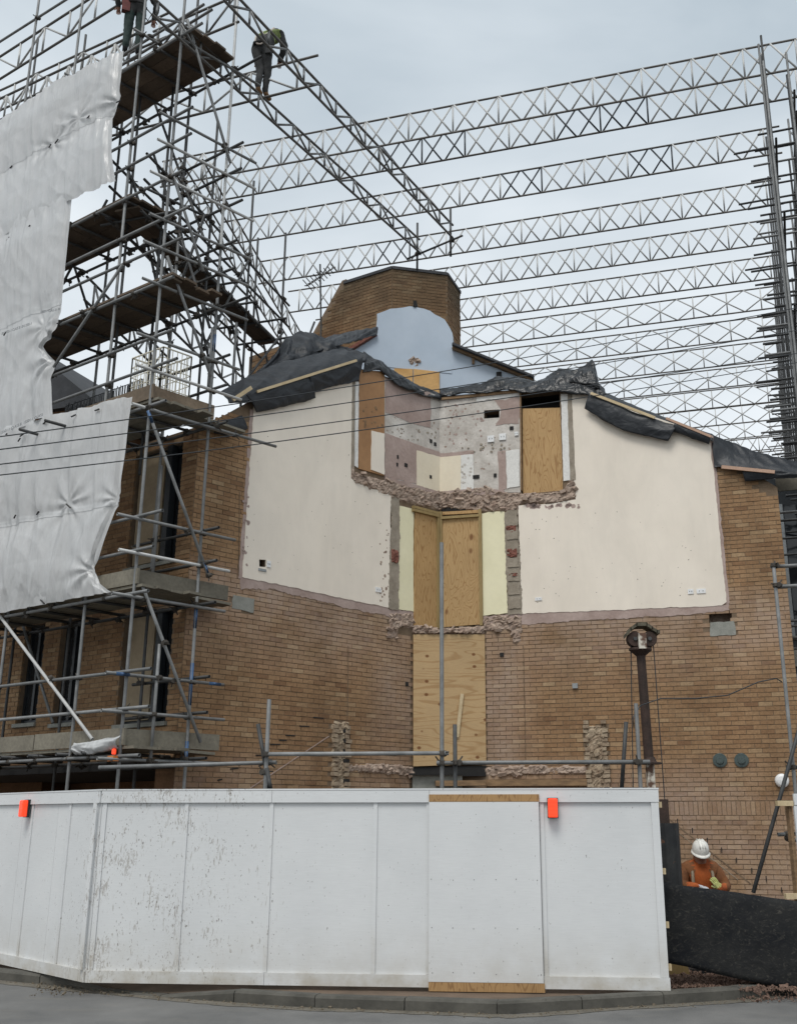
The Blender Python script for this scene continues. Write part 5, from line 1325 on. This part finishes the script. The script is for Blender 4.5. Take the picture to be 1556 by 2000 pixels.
# ------------------------------------------------------------------ black sheeted board blocking the gap
def black_mat():
    m, t, p = base_mat('scuffed_black_sheet'); v = pos(t)
    c = ramp(t, noise(t, v, 2.2, 6, .7, .5), [(.35, (.006, .007, .009)), (.75, (.022, .022, .021))])
    s = noise(t, pos(t, (1, 1, 2)), 9, 6, .75, 2.5); c = mix(t, ramp(t, s, [(.54, 0.0), (.70, .6)]), c, (.085, .078, .066))
    t.links.new(c, p.inputs['Base Color']); p.inputs['Roughness'].default_value = .8; p.inputs['Specular IOR Level'].default_value = .2; bump(t, p, noise(t, v, 6, 5, .65, 1.0), .5, .03); return m
M['black'] = black_mat()
bb = thing('sheeted_board', atZ(1420, 1900, .1), 'thick board wrapped in scuffed black sheet, tilted across the gap beside the hoarding', 'board')
yb = 11.95
top_ = [atY(x, y, yb) for x, y in ((1288, 1722), (1340, 1730), (1400, 1738), (1470, 1748), (1570, 1762), (1660, 1774))]
bot_ = [atY(x, y, yb - .12) for x, y in ((1288, 1878), (1340, 1888), (1400, 1903), (1470, 1918), (1570, 1938), (1660, 1950))]
mb = MB(); rows = 16; T_, B_ = [], []
nn = 40
def lerpL(L, f): k = f * (len(L) - 1); i = min(int(k), len(L) - 2); return L[i].lerp(L[i + 1], k - i)
for j in range(rows + 3):
    for i in range(nn + 1):
        f = i / nn; a, b = lerpL(top_, f), lerpL(bot_, f)
        if j == 0: p = a + Vector((0, .16, -.02))
        elif j == rows + 2: p = b + Vector((0, .16, .0))
        else:
            q = (j - 1) / rows; p = a.lerp(b, q); p = p + Vector((0, -.025 * math.sin(math.pi * q) + .018 * mnoise.noise((p.x * 3, p.z * 3, 2)) + (.03 if j == 1 else 0), .012 * mnoise.noise((p.x * 5, 0, 1)) if j <= 1 else 0))
        mb.v.append(tuple(p))
for j in range(rows + 2):
    for i in range(nn): k = j * (nn + 1) + i; mb.f.append((k, k + 1, k + nn + 2, k + nn + 1))
add('wrapped_face', mb.mesh('wrapped_face', True), M['black'], bb)
add('core', MB().box((top_[0] + top_[-1] + bot_[0] + bot_[-1]) / 4 + Vector((0, .12, -.02)), (top_[-1] - top_[0]) * .485, (0, .05, 0), (0, 0, .33)), M['timber'], bb)
wp = atZ(1322, 1906, .09)
wg = MB(); 
for y in (0, .22):
    for x, z in ((-.13, 0), (.15, .0), (.12, .13), (-.13, .17)): wg.v.append((wp.x + x, wp.y + y, .085 + z))
wg.f = [(0, 1, 2, 3), (7, 6, 5, 4), (0, 4, 5, 1), (1, 5, 6, 2), (2, 6, 7, 3), (3, 7, 4, 0)]
tag(add('timber_block', wg, M['stud']), 'mossy timber block under the left end of the black board', 'timber block')

# ------------------------------------------------------------------ poles and hoarding return at the right edge
rt = thing('site_hoarding', atZ(1556, 1900, .1), 'white hoarding return just showing at the right edge', 'hoarding')
q = atY(1549, 1560, 12.6); RH = Wall(q.x, 12.6, R(10))
add('panel', wbox(RH, 0, 2.4, .1, 2.08, -.018, 0), M['hoard'], rt); add('top_rail', wbox(RH, -.01, 2.4, 1.96, 2.09, .001, .03), M['hoard'], rt); add('batten', wbox(RH, -.02, .04, .1, 1.95, .001, .03), M['hoardb'], rt)
add('end_post', wbox(RH, -.065, -.025, .0, 1.95, -.1, -.02), M['timber'], rt)
for z in (1.98, .95): add('blocking', wbox(RH, -.22, -.02, z - .03, z + .03, -.04, .02), M['batten'], rt)
pr = thing('raking_pole', atY(1545, 1700, 12.9), 'tall pole and raker propping the hoarding at the right edge', 'pole')
p_ = atY(1509, 1100, 12.9); tube('pole', Vector((p_.x, 12.9, -.1)), p_, pr, 'galv')
tube('raker', atY(1470, 1744, 12.8), atY(1566, 1400, 12.8), pr, 'galvd')
for a, b in (((1504, 1107), (1600, 1102)), ((1512, 1146), (1600, 1142)), ((1538, 1499), (1600, 1497)), ((1518, 1630), (1560, 1628)), ((1538, 1641), (1570, 1640))): tube('rail', atY(*a, 12.98), atY(*b, 12.98), pr, 'galv')
couplers(pr)
# slack wire from the mast to the pole
cp = [(1237, 1420), (1236, 1400), (1250, 1378), (1290, 1364), (1360, 1364), (1420, 1358), (1480, 1332), (1515, 1325), (1526, 1332)]
sw = MB(); sw.tube([atY(x, y, 13.0 + .2 * (k in (2, 3)) - .14) for k, (x, y) in enumerate(cp)], .008, 6)
tag(add('slack_cable', sw.mesh('slack_cable', True), M['joinery']), 'thin dark cable looping from the mast to the pole at the right', 'cable')
# overhead wires
for k, (y0, y1, y2) in enumerate(((853, 760, 601), (878, 791, 645), (907, 825, 690), (928, 848, 708))):
    P = []
    for i in range(41):
        x = -200 + i * 50; f = x / 1556
        a = y0; b = (y1 - y0 - (y2 - y0) * (650 / 1556) ** 1) ; m_ = 650 / 1556; c2 = (y1 - y0 - (y2 - y0) * m_) / (m_ * m_ - m_); y = y0 + (y2 - y0 - c2) * f + c2 * f * f
        P.append(atY(x, y, 9.5 + 4.5 * f))
    tag(add('overhead_wire', MB().tube(P, .0065, 5).mesh('overhead_wire', True), M['joinery']), ('uppermost', 'second from top', 'third from top', 'lowest')[k] + ' of the four overhead wires crossing the house', 'wire', 'overhead wires')

# ------------------------------------------------------------------ roll cage and black mesh guard on the third deck
M['ivory'] = simple('ivory_coated_wire', (.62, .58, .47), (.72, .68, .56), 5, .5, bm=0)
g0 = lp(.22, .30, LV[2] + .03); cg = thing('wire_cage', g0, 'cream wire roll cage standing on the upper deck of the left scaffold', 'cage')
def cage_side(p, du, dv, nu, nv):
    m = MB()
    for i in range(nu + 1): m.tube([p + du * (i / nu), p + du * (i / nu) + dv], .007 if 0 < i < nu else .013, 5)
    for j in range(nv + 1): m.tube([p + dv * (j / nv), p + dv * (j / nv) + du], .007 if 0 < j < nv else .013, 5)
    return m
du, dv, dz = UD * .72, VD * .5, Vector((0, 0, 1.0))
add('side_panel', cage_side(g0, du, dz, 9, 6), M['ivory'], cg); add('side_panel', cage_side(g0 + dv, du, dz, 9, 6), M['ivory'], cg)
add('end_panel', cage_side(g0, dv, dz, 6, 6), M['ivory'], cg); add('end_panel', cage_side(g0 + du, dv, dz, 6, 6), M['ivory'], cg)
add('shelf', cage_side(g0 + dz * .3, du, dv, 8, 4), M['ivory'], cg); add('base', cage_side(g0 + Vector((0, 0, .02)), du, dv, 8, 4), M['ivory'], cg)
add('label_card', bar(g0 + du * .28 - VD * .02 + Vector((0, 0, .1)), g0 + du * .2 - VD * .03 + Vector((0, 0, .42)), .13, .004, UD), M['offwhite'], cg)
g1 = lp(1.5, SW - .1, LV[2] + .03)
gm_ = MB()
for i in range(70): gm_.tube([g1 + UD * (i * .03), g1 + UD * (i * .03 + random.uniform(-.015, .015)) + Vector((0, 0, 1.0 + random.uniform(-.03, .03)))], .009, 4)
for j in range(7): gm_.tube([g1 + Vector((0, 0, .06 + j * .155)), g1 + UD * 2.08 + Vector((0, 0, .06 + j * .155))], .009, 4)
tag(add('mesh_guard', gm_, M['joinery']), 'black mesh guard behind the edge of the middle white sheet', 'mesh guard')
nb2 = thing('far_rooftop', (-9.5, 22, 0), 'dark rooftop of a farther house seen between the scaffold tubes', 'building')
FR = Wall(-9.2, 21.5, R(160)); 
add('wall', wbox(FR, -1.5, 5, -.3, 10.6, -3, 0), M['brick_front'], nb2)
add('roof', slab(FR, [(-2.0, 10.5), (5.2, 10.5), (5.2, 12.6), (.6, 12.6)], -3.2, .15, back=True), M['felt'], nb2)

# small red clip-on lamp and a rag of clear polythene on the lowest deck
ol = thing('clip_lamp', lp(0, -.06, LV[0] - .2), 'small red and orange clip-on lamp on the corner post of the left scaffold', 'lamp')
add('lens', MB().lathe(lp(-.03, -.11, LV[0] - .1), (0, 0, 1), [(0, .022), (.01, .03), (.06, .03), (.075, .02)], 12), M['redlens'], ol)
M['orangep'] = simple('orange_plastic', (.5, .16, .03), (.6, .2, .04), 6, .5, bm=0)
add('clip', MB().box(lp(-.01, -.1, LV[0] - .15), UD * .06, VD * .04, (0, 0, .035)), M['orangep'], ol)
rgm = drape(FS, [(146, 1452, .10), (190, 1448, .12), (236, 1438, .10)], [(148, 1474, .06), (190, 1472, .16), (232, 1462, .07)], 22, 8, .04, 55, .06).mesh('polythene_rag', True)
rgo = tag(add('polythene_rag', rgm, M['sheet']), 'pale rag of polythene hanging from the lowest scaffold deck', 'polythene'); rgo.modifiers.new('t', 'SOLIDIFY').thickness = .004
# ------------------------------------------------------------------ people
M['orange'] = simple('orange_work_jacket', (.31, .066, .012), (.45, .105, .018), 7, .8, bm=.4, stretch=(1, 1, .6))
M['brownj'] = simple('grubby_orange_brown_sleeve', (.13, .05, .018), (.22, .082, .024), 7, .85, bm=.4)
M['skin'] = simple('skin', (.26, .13, .09), (.34, .18, .125), 8, .6, bm=.05)
M['hatw'] = simple('white_hard_hat_shell', (.70, .69, .64), (.80, .79, .75), 7, .35, bm=.05)
M['glovey'] = simple('yellow_green_glove', (.40, .42, .14), (.52, .54, .22), 12, .8, bm=.2)
M['glovew'] = simple('pale_glove', (.45, .45, .48), (.6, .6, .62), 12, .8, bm=.2)
M['trous'] = simple('dark_work_trousers', (.018, .02, .022), (.045, .045, .045), 9, .9, bm=.4)
M['green'] = simple('dark_green_trousers', (.012, .028, .026), (.03, .05, .045), 9, .9, bm=.4)
M['hiviz'] = simple('faded_hi_vis_vest', (.17, .22, .07), (.27, .33, .13), 9, .8, bm=.3)
M['tan'] = simple('tan_work_boot', (.17, .09, .04), (.27, .15, .07), 10, .8, bm=.3)
M['hair'] = simple('dark_cap', (.008, .008, .009), (.02, .02, .02), 10, .8, bm=.3)
M['strap'] = simple('grey_reflective_strap', (.16, .125, .08), (.24, .19, .13), 10, .6, bm=.1)
M['harness'] = simple('pale_harness_webbing', (.45, .42, .36), (.58, .5, .45), 12, .8, bm=.1)
M['redbag'] = simple('maroon_tool_pouch', (.09, .02, .018), (.15, .035, .03), 10, .8, bm=.2)
def person(label, J, chains, loc, rz, extra=None, hands=()):
    """J: joint -> (x, y, z, radius, material); chains: joint names in a row; one skinned surface grown from the pelvis"""
    names = list(J); V = [Vector(J[n][:3]) for n in names]; rad = [J[n][3] for n in names]; mt = [J[n][4] for n in names]; E2 = []
    for c in chains:
        for a, b in zip(c, c[1:]): E2.append((names.index(a), names.index(b)))
    for (wr, dr, up, mat, side) in hands:                    # palm, four fingers and a thumb, slightly curled
        w = names.index(wr); dr = Vector(dr).normalized(); up = Vector(up); up = (up - dr * up.dot(dr)).normalized(); ac = dr.cross(up) * side
        V.append(V[w] + dr * .055); rad.append(.034); mt.append(mat); pm = len(V) - 1; E2.append((w, pm))
        for k, (o_, l_) in enumerate(((-.031, .066), (-.010, .078), (.011, .073), (.032, .058))):
            V.append(V[w] + dr * .095 + ac * o_); rad.append(.0115); mt.append(mat); a = len(V) - 1; E2.append((pm, a))
            V.append(V[a] + dr * l_ * .55 - up * .012); rad.append(.0105); mt.append(mat); E2.append((a, a + 1))
            V.append(V[a] + dr * l_ * .85 - up * .04); rad.append(.009); mt.append(mat); E2.append((a + 1, a + 2))
        V.append(V[w] + dr * .045 - ac * .045 - up * .01); rad.append(.013); mt.append(mat); a = len(V) - 1; E2.append((pm, a))
        V.append(V[a] + dr * .04 - ac * .022 - up * .015); rad.append(.0105); mt.append(mat); E2.append((a, a + 1))
    me = bpy.data.meshes.new('skeleton'); me.from_pydata([tuple(v) for v in V], E2, []); o = bpy.data.objects.new('tmp', me); COL.objects.link(o)
    o.modifiers.new('skin', 'SKIN').use_smooth_shade = True
    sv = me.skin_vertices[0].data
    for i, r in enumerate(rad):
        rr = r if isinstance(r, tuple) else (r, r); sv[i].radius = rr; sv[i].use_root = (i == 0)
    o.modifiers.new('sub', 'SUBSURF').levels = 2
    bpy.context.view_layer.update()
    bm_ = bpy.data.meshes.new_from_object(o.evaluated_get(bpy.context.evaluated_depsgraph_get())); bpy.data.objects.remove(o)
    used = sorted(set(mt)); bm_.materials.clear()
    for k in used: bm_.materials.append(M[k])
    for p in bm_.polygons:
        best, bi = 9, 0
        for (a, b) in E2:
            d = V[b] - V[a]; t = min(1, max(0, (p.center - V[a]).dot(d) / max(1e-9, d.dot(d)))); q = V[a] + d * t
            ra = rad[a] if not isinstance(rad[a], tuple) else max(rad[a]); rb_ = rad[b] if not isinstance(rad[b], tuple) else max(rad[b])
            e = (p.center - q).length - (ra + (rb_ - ra) * t)
            if e < best: best, bi = e, (a if t < .5 else b)
        p.material_index = used.index(mt[bi]); p.use_smooth = True
    cloth = {'orange', 'brownj', 'trous', 'green', 'hiviz'}; nrm = {}
    for p in bm_.polygons:
        for vi in p.vertices: nrm[vi] = max(nrm.get(vi, 0), 1 if used[p.material_index] in cloth else 0)
    vn = [v.normal.copy() for v in bm_.vertices]
    for i, v in enumerate(bm_.vertices):                       # folds of the clothes
        if nrm.get(i): v.co = v.co + vn[i] * (.022 * (.35 - abs(mnoise.noise(v.co * 7 + Vector((0, 0, v.co.x * 6))))) + .008 * mnoise.noise(v.co * 20))
    root = thing('person', loc, label, 'person'); root.rotation_euler = (0, 0, rz)
    b = bpy.data.objects.new('body', bm_); COL.objects.link(b); b.parent = root
    def part(nm, mb, mat, smooth=True):
        m = mb.mesh(nm, smooth); m.materials.append(M[mat]); x = bpy.data.objects.new(nm, m); COL.objects.link(x); x.parent = root; return x
    if extra: extra(part, V, names)
    return root
def hat(part, c, tilt, mat):
    ax = Vector((0, -math.sin(tilt), math.cos(tilt))); fw_ = Vector((0, -math.cos(tilt), -math.sin(tilt))); sd = Vector((1, 0, 0)); mb = MB(); n = 24
    prof = [(0, 1.0), (.035, 1.0), (.075, .93), (.11, .76), (.135, .48), (.147, .2), (.149, .02)]
    for h, r in prof:
        for j in range(n):
            w = 2 * math.pi * j / n; k = 1 + .04 * (abs(math.sin(w * 1)) < .2) * (h > .05)
            mb.v.append(tuple(c + ax * h * k + sd * (math.cos(w) * .108 * r) + fw_ * (math.sin(w) * .135 * r)))
    for i in range(len(prof) - 1):
        for j in range(n): mb.f.append((i * n + j, i * n + (j + 1) % n, (i + 1) * n + (j + 1) % n, (i + 1) * n + j))
    hh = part('hard_hat', mb, mat); bm = MB()
    for (s_, o_, dz) in ((1, 0, 0), (1.16, .02, -.012)):
        for j in range(n):
            w = 2 * math.pi * j / n; f = max(0, math.sin(w)); bm.v.append(tuple(c + ax * dz * (1 + f) + sd * (math.cos(w) * .109 * (s_ if f > 0 else 1 + (s_ - 1) * .45)) + fw_ * (math.sin(w) * (.136 * (1 + (s_ - 1) * (1.6 if f > 0 else .4))))))
    for j in range(n): bm.f.append((j, (j + 1) % n, n + (j + 1) % n, n + j))
    br_ = part('brim', bm, mat); br_.modifiers.new('t', 'SOLIDIFY').thickness = .008
    rb = MB()
    for dx in (-.035, 0, .035): rb.tube([c + ax * z_ + fw_ * f_ + sd * dx for z_, f_ in ((.09, .118), (.125, .08), (.151, .0), (.13, -.075), (.095, -.115))], .008, 6)
    part('ridge', rb, mat)
# 1: the man in the gap at the right, head bowed, gloves held together
J = {'pelvis': (0, .06, .93, (.17, .13), 'trous'), 'waist': (0, .05, 1.06, (.17, .13), 'orange'), 'chest': (0, .0, 1.27, (.185, .14), 'orange'), 'collar': (0, -.03, 1.44, (.12, .10), 'orange'), 'neck': (0, -.06, 1.49, (.065, .065), 'skin'),
     'jaw': (0, -.105, 1.535, (.07, .08), 'skin'), 'head': (0, -.10, 1.60, (.083, .095), 'skin'), 'crown': (0, -.09, 1.67, (.07, .08), 'hair'), 'nose': (0, -.205, 1.575, (.012, .012), 'skin'),
     'sl': (-.18, .0, 1.40, (.10, .10), 'brownj'), 'el': (-.27, -.06, 1.20, (.085, .085), 'brownj'), 'wl': (-.12, -.28, 1.19, (.052, .052), 'orange'),
     'sr': (.18, .0, 1.40, (.10, .10), 'brownj'), 'er': (.32, -.06, 1.17, (.085, .085), 'brownj'), 'wr': (.17, -.27, 1.18, (.052, .052), 'orange'),
     'hl': (-.10, .06, .88, (.10, .10), 'trous'), 'kl': (-.11, .0, .5, (.075, .075), 'trous'), 'al': (-.12, .06, .1, (.05, .05), 'trous'), 'tl': (-.12, -.1, .04, (.045, .04), 'tan'),
     'hr': (.10, .06, .88, (.10, .10), 'trous'), 'kr': (.11, .0, .5, (.075, .075), 'trous'), 'ar': (.12, .06, .1, (.05, .05), 'trous'), 'tr': (.12, -.1, .04, (.045, .04), 'tan')}
CH = [['pelvis', 'waist', 'chest', 'collar', 'neck', 'jaw', 'head', 'crown'], ['jaw', 'nose'], ['collar', 'sl', 'el', 'wl'], ['collar', 'sr', 'er', 'wr'], ['pelvis', 'hl', 'kl', 'al', 'tl'], ['pelvis', 'hr', 'kr', 'ar', 'tr']]
def ex1(part, V, names):
    hat(part, Vector((0, -.095, 1.635)), .42, 'hatw')
    for s in (-1, 1):
        part('brace_strap', MB().tube([(s * .115, .0, 1.475), (s * .13, -.125, 1.36), (s * .135, -.16, 1.2), (s * .13, -.15, 1.05)], .022, 6), 'strap')
        part('eye', MB().lathe((s * .033, -.185, 1.605), (0, -1, 0), [(0, .001), (.003, .011), (.009, .010), (.013, .002)], 8), 'hair')
        part('ear', MB().lathe((s * .083, -.09, 1.59), (s, 0, 0), [(0, .03), (.012, .028), (.016, .01)], 10), 'skin')
    part('mouth', MB().tube([(-.025, -.182, 1.545), (0, -.188, 1.543), (.025, -.182, 1.545)], .006, 6), 'hair')
    hd_ = MB()
    for k in range(12):
        a0, a1 = math.pi * (k / 11) * 1.3 - .47, 0
        hd_.v.append((math.cos(a0) * .125, .02 + math.sin(a0) * .11 - .03, 1.50)); hd_.v.append((math.cos(a0) * .13, .02 + math.sin(a0) * .12 - .03, 1.40))
    for k in range(11): hd_.f.append((2 * k, 2 * k + 2, 2 * k + 3, 2 * k + 1))
    h_ = part('collar', hd_, 'orange'); h_.modifiers.new('t', 'SOLIDIFY').thickness = .03
w1_ = atY(1362, 1640, 14.3)
person('person in white hard hat and orange jacket with gloved hands raised, behind the black board', J, CH, (w1_.x, 14.3, w1_.z - 1.775), 0, ex1,
       hands=[('wl', (.6, -.25, .0), (0, -.3, 1), 'glovew', -1), ('wr', (-.55, -.2, .8), (0, -1, .2), 'glovey', 1)])
# 2: the climber on the jutting beam, seen from behind, leaning forward
J = {'pelvis': (0, .0, .95, (.18, .14), 'trous'), 'waist': (.02, .05, 1.09, (.19, .14), 'trous'), 'chest': (.07, .13, 1.27, (.22, .16), 'hiviz'), 'collar': (.10, .21, 1.41, (.15, .12), 'hiviz'), 'neck': (.12, .26, 1.45, (.06, .06), 'skin'),
     'jaw': (.13, .31, 1.49, (.07, .075), 'skin'), 'head': (.135, .33, 1.55, (.09, .10), 'hair'), 'crown': (.13, .33, 1.62, (.08, .085), 'hair'), 'nose': (.14, .43, 1.52, (.012, .012), 'skin'),
     'sl': (-.11, .17, 1.36, (.085, .085), 'trous'), 'el': (-.22, .17, 1.12, (.08, .08), 'trous'), 'wl': (-.19, .24, .90, (.05, .05), 'trous'),
     'sr': (.27, .20, 1.36, (.085, .085), 'trous'), 'er': (.33, .28, 1.12, (.075, .075), 'trous'), 'wr': (.20, .38, .98, (.05, .05), 'trous'),
     'hl': (-.09, .0, .9, (.105, .105), 'trous'), 'kl': (-.02, .04, .5, (.078, .078), 'trous'), 'al': (-.02, -.05, .13, (.055, .055), 'trous'), 'bl': (-.03, .0, .06, (.05, .05), 'tan'), 'tl': (-.01, .13, .045, (.045, .04), 'tan'),
     'hr': (.10, .0, .9, (.105, .105), 'trous'), 'kr': (.09, .1, .52, (.078, .078), 'trous'), 'ar': (.05, .12, .13, (.055, .055), 'trous'), 'br': (.06, .16, .06, (.05, .05), 'tan'), 'tr': (.10, .30, .045, (.045, .04), 'tan')}
CH2 = [['pelvis', 'waist', 'chest', 'collar', 'neck', 'jaw', 'head', 'crown'], ['jaw', 'nose'], ['collar', 'sl', 'el', 'wl'], ['collar', 'sr', 'er', 'wr'], ['pelvis', 'hl', 'kl', 'al', 'bl', 'tl'], ['pelvis', 'hr', 'kr', 'ar', 'br', 'tr']]
def ex2(part, V, names):
    part('harness_loop', MB().tube([(-.10, -.06, 1.2), (-.10, -.10, 1.05), (-.04, -.14, .94), (.03, -.14, .92), (.09, -.10, 1.0), (.13, -.04, 1.14)], .016, 6), 'harness')
    part('harness_strap', MB().tube([(-.08, .0, 1.40), (0, -.03, 1.28), (.04, -.06, 1.15)], .02, 6), 'harness'); part('harness_strap', MB().tube([(.20, .04, 1.40), (.12, -.0, 1.28), (.04, -.06, 1.15)], .02, 6), 'harness')
    part('tool_belt', MB().tube([(-.16, .0, 1.0), (-.10, -.12, .99), (.0, -.145, .985), (.10, -.12, .99), (.17, .0, 1.0)], .03, 8), 'hair')
    part('tool_pouch', MB().box((.15, -.04, .86), (.05, 0, 0), (0, .05, 0), (0, 0, .1)), 'trous', False)
fr = b2a + (b2b - b2a) * .0
best = min((abs(proj(b2a.lerp(b2b, k / 400))[0] - 508), k) for k in range(400))[1]; fp = b2a.lerp(b2b, best / 400)
person('person in dark workwear and faded vest balancing on the jutting beam, back turned', J, CH2, (fp.x, fp.y - .05, fp.z + .012), R(-12), ex2, hands=[('wl', (.1, .5, -.6), (0, 1, .3), 'skin', 1), ('wr', (-.3, .6, -.2), (0, 0, 1), 'skin', -1)])
# 3: the one on the top deck, cut by the frame
J3 = {k: list(v) for k, v in J.items()}
for k in J3:
    x, y, z, r, m_ = J3[k]; s = max(0, (z - .95)) / .6; J3[k] = (x - .11 * s, y - .28 * s, z + .06 * s, r, m_)
for k in ('hl', 'kl', 'al', 'hr', 'kr', 'ar'): J3[k] = (*J3[k][:4], 'green')
J3['kl'] = (-.10, .02, .5, (.078, .078), 'green'); J3['al'] = (-.11, .0, .13, (.055, .055), 'green'); J3['bl'] = (-.11, .02, .06, (.05, .05), 'hair'); J3['tl'] = (-.12, .15, .045, (.045, .04), 'hair')
J3['kr'] = (.10, .02, .5, (.078, .078), 'green'); J3['ar'] = (.11, .0, .13, (.055, .055), 'green'); J3['br'] = (.11, .02, .06, (.05, .05), 'hair'); J3['tr'] = (.12, .15, .045, (.045, .04), 'hair')
J3['el'] = (-.34, .0, 1.2, (.06, .06), 'trous'); J3['wl'] = (-.30, .14, 1.02, (.042, .042), 'trous'); J3['er'] = (.36, .02, 1.12, (.06, .06), 'trous'); J3['wr'] = (.33, .15, .93, (.042, .042), 'trous')
def ex3(part, V, names):
    part('tool_pouch', MB().box((-.17, -.06, .9), (.07, 0, 0), (0, .05, 0), (0, 0, .13)), 'redbag', False); part('tool_belt', MB().tube([(-.17, .0, 1.0), (-.10, -.12, .99), (.0, -.145, .985), (.10, -.12, .99), (.17, .0, 1.0)], .03, 8), 'hair')
    part('harness_strap', MB().tube([(-.1, -.10, 1.45), (0, -.14, 1.28), (.1, -.12, 1.0)], .02, 6), 'harness')
    part('lanyard', MB().tube([(.16, -.02, 1.0), (.28, -.06, .85), (.22, -.1, .66), (.1, -.12, .8)], .012, 6), 'hair')
q3 = lp(1.62, .2, LV[5] + .548)
person('person in green trousers and vest on the scaffold top deck, cut by frame', J3, CH2, q3, R(20), ex3, hands=[('wl', (.1, .3, -.8), (0, 1, .2), 'skin', 1), ('wr', (.0, .3, -.8), (0, 1, .2), 'skin', -1)])
